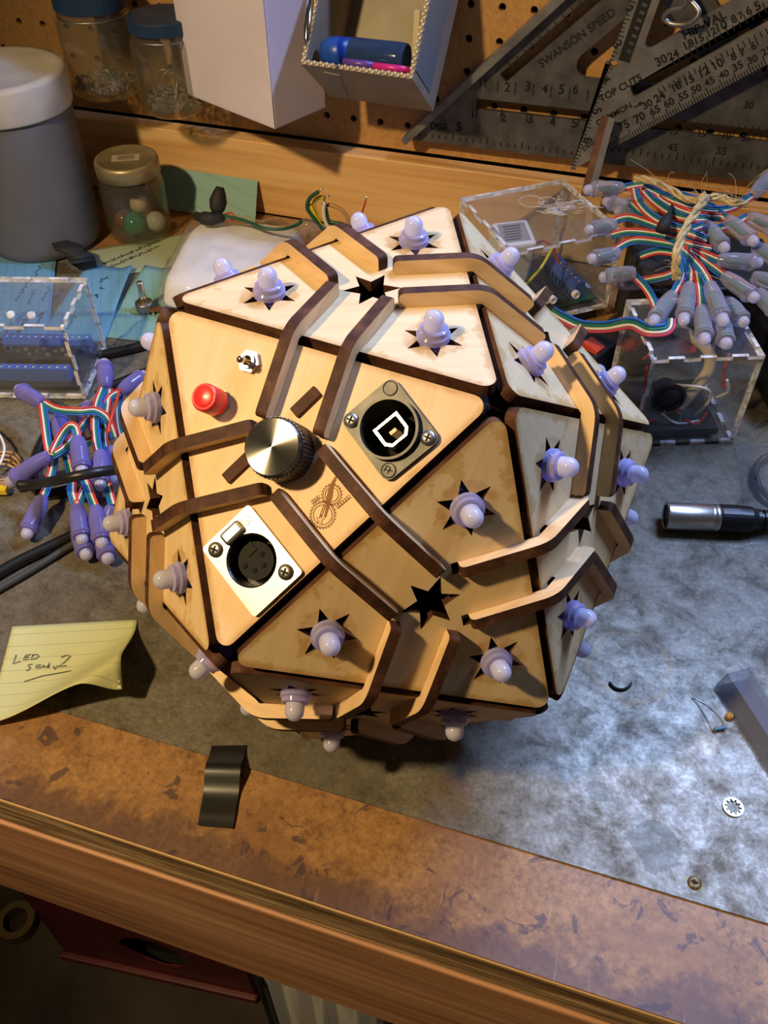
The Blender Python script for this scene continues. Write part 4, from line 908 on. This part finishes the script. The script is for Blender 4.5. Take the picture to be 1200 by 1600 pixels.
for k in range(46):
    rnd = random.Random(k); a = Vector((.022 + rnd.gauss(0, .011), .002 + rnd.gauss(0, .006), .07212)); eg.tube([a, a + Vector((rnd.uniform(.004, .011), rnd.uniform(-.006, .001), 0))], .00035, 4)
o = eg.build('etched_emblem', bA); o['kind'] = 'stuff'
ub = MB(M_blackm).box((.0155, .3945, .0058), (.088, .088, .0115), Matrix.Rotation(radians(38.3), 3, 'Z')).build('black_tray'); tag(ub, 'flat black plastic slab under the large clear box', 'slab')
# box B at the left
uB = Vector((cos(radians(16)), sin(radians(16)), 0)); vB = Vector((-uB.y, uB.x, 0)); frB = Vector((-.2905, .1475, 0)); WB, DB, HB2 = .105, .068, .0675
cB = frB - uB * (WB / 2) + vB * (DB / 2); cB.z = .0026
bB = clear_box(cB, radians(16), WB, DB, HB2, 'clear acrylic box with blue screw terminals at the left edge')
inB = empty('circuit_board', cB + Vector((0, 0, .0031)), radians(16), 'dark circuit board with two long blue terminal strips in the left clear box', 'circuit board')
MB(M_pcbd).box((.006, 0, .004), (.086, .056, .0016)).build('board', inB)
terminal(inB, (.002, -.018, .0048), .076, 12, 0, .012, .009); terminal(inB, (.010, .021, .0048), .072, 12, pi, .012, .009)
MB(M_pcbd).box((.012, .003, .013), (.052, .018, .0016)).build('plug_in_board', inB)
for k in range(9): MB(M_nickel).box((-.008 + k * .005, .004 + .004 * sin(k * 2.1), .0145), (.003, .002, .0014)).build('chip', inB)
MB(M_blackm).box((.012, .003, .0085), (.052, .018, .0075)).build('header', inB)
for k in range(3):
    MB(M_acre).lathe([(.0030, 0), (.0030, .003), (.0016, .003), (.0016, 0)], Matrix.Translation((-.006 + .0155 * k, -.021, HB2 - .0001)), 16, cap=False).build('standoff', bB)
# box C at the right
uC = Vector((cos(radians(21)), sin(radians(21)), 0)); vC = Vector((-uC.y, uC.x, 0)); frC = Vector((.2005, .2490, 0)); WC, DC, HC_ = .078, .075, .080
cC = frC - uC * (WC / 2) + vC * (DC / 2)
bC = clear_box(cC, radians(21), WC, DC, HC_, 'clear acrylic box with a black rocker switch, right of the ball')
rk = MB(M_black); rk.lathe([(.0125, 0), (.0125, .0016), (.0105, .0026), (.0098, .0012)], Matrix.Translation((-.021, -DC / 2 - .0001, .046)) @ Matrix.Rotation(pi / 2, 4, 'X'), 32, cap=False, smooth=False)
rk = rk.build('rocker_switch', bC); MB(M_blackm).lathe([(.0098, .0), (.0096, .0018), (0, .0022)], Matrix.Translation((-.021, -DC / 2, .046)) @ Matrix.Rotation(pi / 2 + .12, 4, 'X'), 28, cap=False).build('rocker', rk)
MB(M_blackm).lathe([(.0078, 0), (.0078, .010), (0, .010)], Matrix.Translation((-.021, -DC / 2 + .0035, .046)) @ Matrix.Rotation(-pi / 2, 4, 'X'), 24, cap=False).build('switch_body', rk)
wc = empty('wire_loom', cC + Vector((0, 0, .004)), radians(21), 'beige cable with red and white wires coiled inside the switch box', 'wires')
MB(M_wire['beige']).tube(spline([(-.028, .020, .066), (-.008, .010, .068), (.012, -.004, .060), (.016, -.010, .046), (.008, -.014, .030), (-.002, -.018, .016)], 7), .0042, 12).build('cable', wc)
for c_, pts in (('red', [(.022, -.020, .066), (.022, -.022, .050), (.026, -.020, .036), (.030, -.016, .034)]), ('white', [(.026, -.022, .044), (.032, -.018, .030), (.029, -.010, .018)]), ('white', [(-.012, -.020, .040), (.010, -.026, .040), (.018, -.022, .026), (.012, -.02, .010)]), ('white', [(-.020, -.020, .026), (-.018, -.022, .018), (-.004, -.026, .008), (.014, -.024, .008)]), ('red', [(-.010, -.02, .034), (-.006, -.024, .020), (-.002, -.022, .014)]), ('red', [(.002, -.024, .010), (.012, -.026, .006), (.020, -.02, .012)]), ('red', [(-.031, -.01, .05), (-.031, -.02, .030), (-.028, -.026, .012), (-.018, -.02, .008)]), ('red', [(-.030, .012, .058), (-.024, .004, .054), (-.028, .006, .044)]), ('green', [(.0, -.02, .016), (-.001, -.024, .010), (.004, -.024, .004)])):
    MB(M_wire[c_]).tube(spline(pts, 6), .0011, 7).build('wire', wc)
MB(M_red).box((0, .004, .056), (.014, .008, .006)).build('wire_nut', wc)
MB(M_pcbd).box((-.004, -.002, .0035), (.062, .060, .006)).build('base_block', wc)
# lever connectors, adapter and small box behind
lv = empty('lever_connector', (.088, .318, 0), radians(62), 'black wire connector block with two red levers between the clear boxes', 'connector')
MB(M_blackm).box((0, 0, .013), (.088, .026, .025), bev=.002).build('body', lv)
for x in (-.017, .024): MB(flat('orange_red_lever', (.62, .07, .03), .4)).box((x, -.004, .0275), (.011, .015, .006), Matrix.Rotation(.18, 3, 'X'), bev=.001).build('lever', lv)
for x in (-.034, -.002, .036): MB(M_hole).box((x, -.0132, .014), (.008, .0006, .008)).build('wire_port', lv)
ad = empty('power_adapter', (.2420, .318, 0), radians(20), 'black power adapter with a red switch at the right edge behind the switch box', 'adapter')
MB(M_black).box((0, 0, .030), (.050, .055, .060), bev=.004).build('body', ad); MB(M_red).box((-.012, -.0282, .044), (.014, .002, .010)).build('switch', ad)
cb = MB(mottled('dark_equipment_case', (.016, .015, .015), (.035, .032, .030), 20, .55)).box((0, 0, .0325), (.115, .078, .065), bev=.002).build('equipment_case'); cb.location = (.158, .390, .0002); cb.rotation_euler = (0, 0, .35); tag(cb, 'dark equipment case under the tied LED strings', 'case')

bk = empty('black_cable_coil', (.118, .338, 0), 0, 'black cable coil on the bench behind the switch box', 'cable coil')
for k in range(5):
    rr = .027 - .002 * (k % 3)
    MB(M_blackm).tube([(rr * .55 * cos(2 * pi * i / 36 + k), rr * sin(2 * pi * i / 36 + k), .0045 + .0078 * k + .0012 * sin(i * .4 + k)) for i in range(37)], .0036, 8).build('loop', bk)
# ================================================================== LED STRINGS
node_prof = [(.0032, 0), (.0046, .002), (.0056, .008), (.0061, .013), (.0061, .0255), (.0066, .0257), (.0068, .0275), (.0062, .0285), (.0060, .0300), (.0048, .0304), (.0041, .0305)]
node_me = {}
for k, m_ in (('a', M_nodeA), ('b', M_nodeB)): node_me[k] = MB(m_).lathe(crease([(0, 0)] + node_prof), n=16, cap=False).mesh('led_node')
ndome = MB(M_dome).lathe([(.0041, .0298), (.0041, .0333)] + [(.0041 * cos(radians(a)), .0333 + .0041 * sin(radians(a))) for a in (20, 40, 60, 80)] + [(0, .0374)], n=16, cap=False).mesh('dome')
chip_me = MB(M_blackm, M_pcb).box((0, 0, .015), (.0062, .0016, .016), mi=1).box((0, -.0012, .016), (.004, .001, .005)).mesh('chip_board')
def led_string(root, nodes, kind):
    for (x0, y0, z0, x1, y1, z1) in nodes:
        a, b = T(x0, y0, z0), T(x1, y1, z1); d = b - a; L = min(max(d.length, .028), .044)
        Mx = frame(a - root.location, d) @ Matrix.Scale(L / .0374, 4, (0, 0, 1))
        o = link('led_node', node_me[kind], root, Mx); link('dome', ndome, o); link('chip_board', chip_me, o)
RIB = ('blue', 'green', 'white', 'red')
def ribbon(root, pts, r=.00078, flip=1, cols=RIB, roll=0.0):
    P = spline([T(*p) for p in pts], 6)
    for k, c in enumerate(cols):
        off = (k - 1.5) * 2 * r * flip; Q = []
        for i, p in enumerate(P):
            t = (P[min(i + 1, len(P) - 1)] - P[max(i - 1, 0)]).normalized(); view = (CAM - p).normalized()
            sd = t.cross(view)
            if sd.length < 1e-3: sd = Vector((0, 0, 1))
            sd = sd.normalized() * cos(roll) + t.cross(sd).normalized() * sin(roll); Q.append(p + sd * off)
        MB(M_wire[c]).tube(Q, r, 6).wbuild('wire', root)
ls = empty('led_string', T(120, 740), 0, 'string of violet bullet LEDs with rainbow ribbon wire left of the ball', 'LED string')
led_string(ls, [(165, 606, .030, 163, 562, .036), (66, 630, .034, 26, 606, .030), (78, 711, .030, 8, 757, .012), (121, 683, .040, 129, 743, .030), (67, 776, .016, 39, 842, .008), (119, 790, .022, 130, 851, .014), (149, 792, .022, 161, 857, .014), (120, 824, .009, 137, 873, .008), (157, 832, .009, 170, 877, .008), (157, 705, .030, 157, 766, .022), (96, 690, .010, 93, 655, .014), (188, 612, .026, 222, 588, .026), (132, 668, .012, 139, 628, .014), (176, 790, .022, 168, 822, .012), (172, 700, .018, 180, 760, .014)], 'a')
for pts, fl_ in (([(66, 630, .034), (70, 660, .036), (74, 690, .034), (79, 711, .030)], 1), ([(68, 629, .034), (90, 640, .038), (125, 643, .040), (150, 642, .038), (168, 655, .032), (180, 685, .02)], -1), ([(162, 603, .030), (152, 630, .032), (148, 660, .032), (151, 695, .030), (156, 708, .030)], 1), ([(170, 606, .028), (166, 640, .028), (162, 680, .024), (166, 705, .02)], -1), ([(121, 684, .040), (117, 668, .044), (108, 666, .044), (95, 682, .038), (82, 708, .032)], 1), ([(80, 712, .030), (100, 700, .032), (125, 670, .026), (142, 648, .022)], -1), ([(82, 712, .028), (110, 700, .026), (140, 690, .022), (165, 680, .02)], -1), ([(67, 777, .016), (78, 748, .020), (84, 722, .022), (82, 712, .028)], -1), ([(119, 791, .022), (112, 768, .026), (112, 745, .024), (104, 712, .022)], 1), ([(121, 791, .022), (130, 768, .024), (136, 755, .022), (128, 742, .020)], -1), ([(149, 793, .022), (139, 768, .026), (132, 750, .024), (126, 738, .022)], 1), ([(188, 612, .026), (172, 622, .028), (164, 650, .026), (162, 690, .022)], 1), ([(176, 788, .022), (170, 765, .022), (164, 735, .02), (168, 700, .02)], 1), ([(187, 610, .022), (184, 640, .018), (186, 665, .014), (192, 690, .012)], 1)):
    ribbon(ls, pts, flip=fl_)
MB(M_wire['red']).tube(spline([T(187, 609, .034), T(180, 635, .036), T(172, 660, .034), T(170, 676, .030)], 5), .0012, 7).wbuild('wire', ls)
# right bundle
rs = empty('led_string', T(1075, 470), 0, 'tied bundle of clear bullet LEDs with rainbow ribbon wire at the right', 'LED string')
Z = .100
led_string(rs, [(975, 293, .105, 911, 297, .105), (1003, 334, .095, 941, 312, .095), (1103, 350, .112, 1136, 393, .108), (1135, 342, .115, 1183, 382, .112), (1121, 406, .108, 1192, 411, .104), (1130, 430, .098, 1185, 470, .095), (1052, 459, .094, 1017, 508, .090), (1077, 444, .098, 1065, 523, .090), (1108, 443, .104, 1134, 511, .098), (1096, 480, .094, 1102, 538, .090), (1128, 498, .090, 1136, 543, .088), (1137, 470, .092, 1161, 502, .090), (1176, 306, .115, 1215, 262, .118), (1168, 338, .112, 1220, 362, .108), (1178, 384, .104, 1205, 402, .102), (1174, 432, .098, 1206, 442, .096), (1182, 456, .094, 1212, 486, .092), (962, 350, .098, 925, 358, .098), (968, 395, .094, 936, 402, .094), (994, 425, .086, 962, 430, .082), (1003, 308, .098, 965, 330, .092), (1000, 444, .070, 972, 440, .062)], 'b')
for pts, fl_ in (([(975, 293, .105), (1010, 288, .110), (1055, 302, .114), (1105, 320, .116), (1135, 342, .115)], 1), ([(990, 285, .104), (997, 315, .108), (1025, 342, .112), (1070, 358, .114), (1103, 350, .112)], 1), ([(1000, 290, .106), (1022, 315, .112), (1060, 338, .116), (1105, 342, .116)], 1), ([(1012, 296, .108), (1040, 318, .114), (1080, 335, .116), (1130, 340, .114)], -1), ([(960, 345, .098), (985, 340, .102), (1030, 355, .108), (1075, 368, .110), (1110, 372, .108)], -1), ([(955, 368, .092), (985, 362, .098), (1035, 368, .104), (1075, 382, .108), (1112, 390, .106)], -1), ([(958, 392, .088), (990, 376, .094), (1035, 380, .100), (1080, 390, .104), (1121, 406, .108)], -1), ([(970, 384, .086), (1010, 366, .094), (1050, 372, .100), (1100, 385, .104)], -1), ([(1003, 334, .095), (1030, 346, .104), (1070, 360, .112), (1105, 375, .110)], 1), ([(1052, 459, .094), (1064, 436, .100), (1070, 412, .104), (1064, 385, .106)], 1), ([(1077, 444, .098), (1078, 424, .104), (1072, 400, .106), (1066, 380, .106)], 1), ([(1108, 443, .104), (1096, 422, .108), (1080, 404, .108), (1068, 392, .106)], 1), ([(1096, 480, .094), (1094, 450, .100), (1088, 420, .104), (1076, 398, .104)], -1), ([(1130, 430, .098), (1112, 416, .102), (1086, 398, .104), (1070, 388, .104)], 1), ([(1176, 306, .115), (1140, 326, .116), (1095, 326, .118), (1045, 310, .116), (1005, 290, .110)], -1), ([(990, 430, .080), (1006, 446, .084), (1018, 464, .084), (1026, 484, .082)], 1), ([(995, 440, .074), (1020, 436, .080), (1050, 428, .086), (1066, 410, .092)], -1), ([(1168, 338, .112), (1140, 352, .110), (1105, 360, .110), (1080, 365, .108)], -1), ([(1000, 400, .084), (1030, 392, .092), (1066, 398, .098), (1110, 412, .100)], 1), ([(985, 318, .102), (1005, 335, .106), (1045, 352, .110), (1085, 362, .110)], -1), ([(1128, 498, .090), (1118, 470, .096), (1104, 440, .100), (1090, 412, .102)], 1), ([(1180, 456, .094), (1150, 440, .096), (1115, 420, .100), (1090, 405, .102)], 1)):
    ribbon(rs, pts, flip=fl_)
ribbon(rs, [(862, 486, .046), (880, 497, .052), (908, 509, .058), (945, 511, .068), (985, 505, .080), (1012, 516, .086), (1042, 514, .088), (1047, 498, .090)], .00115, -1, ('pink', 'white', 'green', 'blue'))
MB(M_blackm).tube([T(1050, 320, .118), T(1047, 332, .120), T(1038, 350, .120), T(1034, 362, .116)], [.0008, .0016, .0048, .0052], 8).wbuild('black_sleeve', rs)
# twine
twn = empty('jute_twine', T(1070, 400, .115), 0, 'loop of pale frayed jute twine tied round the right LED bundle', 'twine')
M_jute = mottled('jute', (.42, .30, .13), (.66, .52, .28), 160, .85)
def strand(pts, r, seed):
    rnd = random.Random(seed); P = spline([T(*p) for p in pts], 8)
    for k in range(3):
        MB(M_jute).tube([p + Vector((cos(i * .30 + k * 2.1), sin(i * .30 + k * 2.1) * .4, sin(i * .30 + k * 2.1))) * r * (.6 + .35 * rnd.random()) for i, p in enumerate(P)], r * .75, 6).wbuild('strand', twn)
TR = .72
strand([(992, 280, .121), (1012, 281, .124), (1045, 295, .126), (1075, 312, .128), (1100, 313, .130)], .0026 * TR, 1)
strand([(1100, 310, .130), (1125, 308, .130), (1145, 316, .128), (1166, 318, .126)], .0026 * TR, 2)
strand([(1102, 306, .132), (1094, 322, .132), (1078, 345, .129), (1066, 368, .126), (1058, 395, .122), (1056, 420, .113), (1058, 434, .106)], .0032 * TR, 3)
kn = MB(M_jute); kn.lathe([(.0048 * cos(radians(a)), .0048 * sin(radians(a))) for a in range(-90, 91, 30)], Matrix.Translation(T(1098, 312, .131)), 10, cap=False); kn.wbuild('knot', twn)
fr = MB(M_jute)
for k in range(26):
    rnd = random.Random(k + 50); b = rnd.choice([(1098, 312), (1057, 430), (1040, 293), (1150, 316)]); p = T(b[0], b[1], .128 if b[1] < 400 else .108); d = Vector((rnd.uniform(-1, 1), rnd.uniform(-1, .3), rnd.uniform(.0, 1))).normalized(); L = rnd.uniform(.012, .034)
    fr.tube(spline([p, p + d * L * .5 + Vector((0, 0, .003)), p + d * L + Vector((rnd.uniform(-.006, .006), 0, rnd.uniform(-.006, .004)))], 4), .00016, 4)
fr.tube(spline([YP(1165, 294, .36), YP(1185, 275, .36), YP(1212, 255, .36)], 4), .0002, 4)
o = fr.wbuild('stray_fibres', twn); o['kind'] = 'stuff'

# ================================================================== LEFT CABLES
def cable(pts, r, mat, name, label, cat='cable'):
    o = MB(mat).tube(spline([T(*p) for p in pts], 8), r, 10).build(name); return tag(o, label, cat)
cable([(-30, 912, .0045), (20, 882, .0045), (60, 862, .0045), (110, 838, .0045), (150, 815, .0045), (190, 790, .0045)], .0038, M_black, 'black_cable', 'thick black cable running from lower left edge towards the ball')
cable([(-30, 936, .0030), (25, 905, .0030), (70, 878, .0030), (112, 852, .0030), (160, 826, .0030), (195, 802, .0030)], .0026, flat('grey_cable_jacket', (.045, .045, .042), .6), 'grey_cable', 'thinner dark grey cable just below the thick black one')
cable([(30, 758, .0205), (60, 756, .0245), (100, 748, .0445), (140, 740, .0480), (180, 734, .040), (215, 728, .020)], .0036, M_black, 'black_cable', 'black cable crossing over the left LED string')
cable([(150, 556, .0045), (190, 548, .0045), (215, 542, .0045), (260, 530, .0045)], .0040, M_black, 'black_cable', 'black cable right of the left clear box, upper one')
cable([(160, 606, .0045), (190, 597, .0045), (225, 583, .0045), (270, 570, .0045)], .0040, M_black, 'black_cable', 'black cable right of the left clear box, lower one')
cable([(100, 640, .004), (80, 668, .004), (62, 700, .004), (52, 735, .004), (62, 770, .004), (95, 768, .004), (130, 758, .004)], .0038, M_black, 'black_cable', 'black cable curving on the sheet beneath the left LED string')
cw = empty('wire_coil', T(5, 745), 0, 'coil of tan wire with a yellow tag at the left edge', 'wire coil')
for k in range(4):
    c0 = T(-4, 728 + 6 * k, .002 + .002 * (k % 2)); rr = .0155 - .0006 * k
    MB(M_wire['tan']).tube([c0 + Vector((rr * 1.05 * cos(2 * pi * i / 40 + k), rr * sin(2 * pi * i / 40 + k), .0008 * sin(i * .3 + k))) for i in range(41)], .0010, 7).wbuild('loop', cw)
MB(M_wire['yellow']).box(T(0, 766, .0055), (.010, .005, .004), Matrix.Rotation(.3, 3, 'Z')).wbuild('yellow_tag', cw)
MB(M_wire['white']).tube(spline([T(-6, 672, .004), T(3, 686, .010), T(7, 702, .012), T(2, 720, .010), T(-8, 738, .006)], 6), .0010, 7).wbuild('white_wire', cw)

# ================================================================== FRONT AND RIGHT
# strip of black tape arched over the sheet edge
tpe = empty('black_tape_strip', T(347, 1230), 0, 'short strip of shiny black tape arched over the front edge of the sheet', 'tape')
q = [T(331, 1166), T(386, 1165), T(364, 1295), T(309, 1290)]; mb = MB(flat('black_vinyl_tape', (.010, .010, .011), .30, Specular_IOR_Level=1.0)); N = 24; vs = []
for k in range(2):
    for i in range(N + 1):
        t = i / N; h = .0066 * math.exp(-((t - .36) / .17) ** 2) + .0005 + .0004 * sin(t * 9)
        if t > .9: h = .0005
        for s_ in (0, .5, 1):
            p = (q[0] * (1 - s_) + q[1] * s_) * (1 - t) + (q[3] * (1 - s_) + q[2] * s_) * t; shift = (CAM - p).normalized() * 0
            vs.append(p + Vector((.53 * h * 0, 0, h - .0002 * k)) - tpe.location)
n1 = (N + 1) * 3; fs = []
for i in range(N):
    for j in range(2): a = i * 3 + j; fs += [(a + 3, a + 4, a + 1, a), (n1 + a, n1 + a + 1, n1 + a + 4, n1 + a + 3)]
mb.add(vs, fs, 0, True); mb.build('tape', tpe)
# microphone plug
pg = empty('audio_plug', T(1040, 812), 0, 'metal audio cable plug with ribbed black boot right of the ball', 'plug')
a, b = T(1040, 806, .0098), T(1200, 813, .0098); ax = (b - a).normalized(); Mp = frame(a - pg.location, ax)
MB(M_nickel).lathe([(.0080, .0005), (.0080, .0), (.0094, .0), (.0095, .001), (.0095, .029), (.0091, .0295), (.0091, .0315), (.0095, .032), (.0095, .0345), (.0085, .035)], Mp, 36, cap=False).build('metal_sleeve', pg)
MB(M_black).lathe([(.0080, .0012), (0, .0012)], Mp, 24, cap=False).build('end_insert', pg)
for k in range(3):
    t = 2 * pi * k / 3 + .5; MB(M_brass).lathe([(.0011, .001), (.0011, -.004 + .006), (0, .002)], Mp @ Matrix.Translation((.0045 * cos(t), .0045 * sin(t), 0)), 10, cap=False).build('pin', pg)
bp = [(.0093, .0345), (.0096, .036), (.0096, .047), (.0088, .056), (.0074, .060)]
for k in range(7): bp += [(.0074 - .0004 * k, .060 + .0045 * k), (.0074 - .0004 * k, .0625 + .0045 * k), (.0060 - .0004 * k, .0627 + .0045 * k), (.0060 - .0004 * k, .0643 + .0045 * k)]
MB(M_black).lathe(bp, Mp, 28, cap=True, smooth=False).build('ribbed_boot', pg)
MB(M_black).tube([Mp @ Vector((0, 0, .088)), Mp @ Vector((0, 0, .10)), Mp @ Vector((.002, .002, .14))], .0031, 12).build('cable', pg)
# clear bag with a dark cable
bg = empty('plastic_bag', T(1200, 770), 0, 'clear plastic bag lying flat at the right edge above the plug', 'plastic bag')
mb = MB(M_film); n = 16; vs = []
cq = [T(1148, 700), T(1172, 852), T(1172, 852) + Vector((.10, .03, 0)), T(1148, 700) + Vector((.10, .05, 0))]
for j in range(n + 1):
    for i in range(n + 1):
        u, v = i / n, j / n; p = (cq[0] * (1 - v) + cq[1] * v) * (1 - u) + (cq[3] * (1 - v) + cq[2] * v) * u
        z = .0012 + (.0125 + .003 * noise.noise(Vector((p.x * 60, p.y * 60, 3)))) * min(1, 8 * u * (1 - u)) * min(1, 5 * v * (1 - v)); p = p + Vector((.0015 * noise.noise(Vector((p.y * 50, 1, u))), 0, 0)); vs.append(Vector((p.x, p.y, z)) - bg.location)
mb.add(vs, [(j * (n + 1) + i, j * (n + 1) + i + 1, (j + 1) * (n + 1) + i + 1, (j + 1) * (n + 1) + i) for j in range(n) for i in range(n)], 0, True)
ob = mb.build('film', bg)
dc = MB(M_black)
cc = Vector((T(1172, 752).x + .024, T(1172, 752).y + .004, 0))
dc.tube([cc + Vector((.022 * cos(t), .027 * sin(t), .0045 + .0008 * (i % 3))) for i, t in enumerate([2 * pi * k / 36 for k in range(80)])], .0026, 8); tag(dc.build('coiled_cable'), 'black cable coiled inside the clear plastic bag', 'cable')
# clear component tube with a chip inside
tu = empty('component_tube', T(1150, 1100), 0, 'smoky clear plastic component tube at the lower right edge', 'plastic tube')
o0 = T(1117, 1074); axd = (T(1200, 1206) - o0); axd.z = 0; axd.normalize(); pr = Vector((-axd.y, axd.x, 0)); pr = pr if pr.x > 0 else -pr
Mt2 = Matrix(((pr.x, 0, axd.x, o0.x - tu.location.x), (pr.y, 0, axd.y, o0.y - tu.location.y), (0, 1, 0, 0), (0, 0, 0, 1)))
sec = [(0, .0002), (.0225, .0002), (.0225, .004), (.0185, .0125), (.0045, .0125), (0, .004)]; seci = [(.0010, .0011), (.0215, .0011), (.0215, .0038), (.0180, .0116), (.0050, .0116), (.0010, .0038)]
mb = MB(M_tubep); mb.extrude([sec, seci], .0, .16, Mt2, side=0); mb.build('tube_wall', tu)
ch = empty('microchip', o0 + axd * .05 + pr * .0112 + Vector((0, 0, .0012)), math.atan2(axd.y, axd.x), 'black chip with silver legs inside the clear component tube', 'microchip')
MB(M_blackm).box((.012, 0, .0045), (.034, .0075, .0036)).build('body', ch)
for k in range(12):
    for s_ in (-1, 1): MB(M_nickel).box((-.002 + k * .0025, s_ * .0044, .0028), (.0012, .0008, .0056)).build('leg', ch)
# star washer
wm = MB(M_steel); R_ = .0054
inner = []
for k in range(10):
    for d, r_ in ((0, .0044), (.22, .0044), (.36, .0033), (.78, .0033), (.92, .0044)): inner.append((r_ * cos(2 * pi * (k + d) / 10), r_ * sin(2 * pi * (k + d) / 10)))
wm.extrude([circle(R_, 36), inner], .0002, .0011, side=0); o = wm.build('star_washer'); o.location = (.2126, -.0499, 0); tag(o, 'shiny internal tooth star washer on the sheet at lower right', 'washer')
# screw holding the sheet
so = empty('wood_screw', (.1962, -.0964, 0), 0, 'rusty screw head sunk in the front right of the sheet', 'screw')
MB(mottled('rusty_steel', (.10, .06, .03), (.28, .20, .10), 500, .5, .6)).lathe([(.0034, .0001), (.0034, .0004), (.0028, .0012), (.0008, .0014), (.0008, .0008), (0, .0008)], n=20, cap=False).build('head', so)
MB(M_hole).box((0, 0, .0014), (.0036, .0007, .0003)).build('slot', so)
# small bits
MB_ = MB(M_blackm).tube(spline([T(952, 1065, .0012), T(960, 1074, .0012), T(972, 1077, .0012), T(982, 1073, .0012), T(987, 1066, .0012)], 4), [.0003] + [.0008] * 14 + [.0006, .0003], 6); tag(MB_.build('plastic_sliver'), 'thin curved dark plastic sliver right of the ball', 'sliver')
rsx = empty('resistor', T(1124, 1139, .001), 0, 'tiny blue resistor with bent leads near the component tube', 'resistor')
a, b = T(1115, 1140, .0015), T(1134, 1137, .0015); d = (b - a).normalized(); L = (b - a).length
MB(flat('resistor_blue', (.06, .14, .26), .4), M_blackm).lathe([(0, 0), (.0010, .0002), (.0013, L * .15), (.0010, L * .3), (.0010, L * .7), (.0013, L * .85), (.0010, L * .98), (0, L)], frame(a - rsx.location, d), 12, cap=False).build('body', rsx)
MB(M_steel).tube(spline([a, T(1104, 1120, .001), T(1092, 1100, .001), T(1082, 1084, .002)], 4), .00028, 5).wbuild('lead', rsx); MB(M_steel).tube(spline([b, T(1128, 1122, .001), T(1108, 1102, .001), T(1086, 1086, .002)], 4), .00028, 5).wbuild('lead', rsx)
be = MB(mottled('amber_bead', (.35, .16, .03), (.50, .28, .07), 200, .3)).lathe([(0, .0002), (.0018, .0004), (.0024, .0016), (.0018, .003), (0, .0034)], n=14, cap=False).build('amber_bead'); be.location = T(1139, 1121); tag(be, 'small amber bead beside the component tube', 'bead')

# ================================================================== BELOW THE BENCH
rc = empty('red_cabinet', (-.30, .10, -.80), 0, 'dark red metal cabinet with an oval hand hole under the bench', 'cabinet')
pbl, pbr = T(105, 1490, -.80), T(395, 1556, -.80); ang = math.atan2(pbr.y - pbl.y, pbr.x - pbl.x); W_ = (pbr - pbl).length + .004
M_redm = mottled('scuffed_red_paint', (.075, .007, .011), (.125, .014, .018), 14, .45, detail=6)
rc.location = pbl; rc.rotation_euler = (0, 0, ang)
Mf = Matrix(((1, 0, 0, 0), (0, 0, -1, .0), (0, 1, 0, 0), (0, 0, 0, 1)))
def local_on_front(px, py):
    n = Vector((sin(ang), -cos(ang), 0)); d = wray(px, py); s_ = (pbl - CAM).dot(n) / d.dot(n); p = CAM + d * s_ - pbl
    return (p.x * cos(ang) + p.y * sin(ang), p.z)
ho = [local_on_front(px, py) for px, py in ((185, 1470), (196, 1466), (215, 1466), (245, 1474), (275, 1488), (292, 1500), (295, 1508), (282, 1511), (258, 1508), (225, 1496), (200, 1484), (188, 1477))]
mb = MB(M_redm); mb.extrude([fillet([(0, 0.002), (W_, 0.002), (W_, .70), (0, .70)], 0), ho], -.002, 0, Mf, side=0); mb.build('front_panel', rc)
MB(M_redm).box((.001, .20, .351), (.002, .40, .70)).build('side_panel', rc); MB(M_redm).box((W_ - .001, .20, .351), (.002, .40, .70)).build('side_panel', rc); MB(M_redm).box((W_ / 2, .20, .70), (W_, .40, .003)).build('top_panel', rc)
MB(M_hole).box((W_ / 2, .025, .35), (W_ - .01, .002, .69)).build('inside_shade_sheet', rc); MB(M_hole).box((W_ / 2, .015, .008), (W_ - .01, .026, .006)).build('bottom_shade_sheet', rc)  # added black sheets paint the shade seen through the hand hole
MB(M_redm).box((W_ / 2, -.004, .008), (W_ + .01, .010, .012), bev=.003).build('base_lip', rc)
gb = empty('striped_bag', (0, 0, -.8), 0, 'grey woven bag with pale stripes and mesh pocket right of the red cabinet', 'bag')
M_gbag = None
t_ = NT('grey_striped_fabric'); s_ = t_.n('SeparateXYZ', None, Vector=t_.coords()); w_ = t_.noise(t_.coords((1, .02, .02)), 42, 2, .5)
c_ = t_.ramp(w_, [(.46, (.40, .40, .40)), (.52, (.50, .49, .48)), (.56, (.92, .88, .80)), (.62, (.52, .51, .50))]); M_gbag = t_.done(t_.pbr(Base_Color=c_, Roughness=.8))
pl, pr_ = T(383, 1605, -.42), T(585, 1640, -.42); a2 = math.atan2(pr_.y - pl.y, pr_.x - pl.x)
gb.location = (pl.x + .004, pl.y + .03, -.80); gb.rotation_euler = (0, 0, a2)
MB(M_gbag).box((.055, .08, .22), (.11, .16, .44), bev=.008).build('body', gb)
MB(M_black).tube([(.0, -.001, .03), (.0, -.001, .42), (.002, .03, .44)], .003, 8).build('edge_binding', gb)
mbm = MB(mottled('grey_mesh', (.09, .09, .10), (.28, .28, .30), 300, .8)); mbm.box((.165, .09, .21), (.105, .15, .42), bev=.02); mbm.build('mesh_pocket', gb)
MB(M_wire['beige']).tube(spline([(.113, .012, .436), (.116, .006, .41), (.128, .004, .36), (.150, .004, .33)], 5), .0016, 6).build('piping', gb)
yt = MB(flat('yellow_tape', (.10, .06, .008), .6)); yt.lathe([(.016, 0), (.025, 0), (.025, .022), (.016, .022), (.016, 0)], n=32, cap=False, smooth=False); o = yt.build('tape_roll'); o.location = T(28, 1442, -.79); o.location.z = -.7999; tag(o, 'yellow tape roll on the floor left of the red cabinet', 'tape roll')
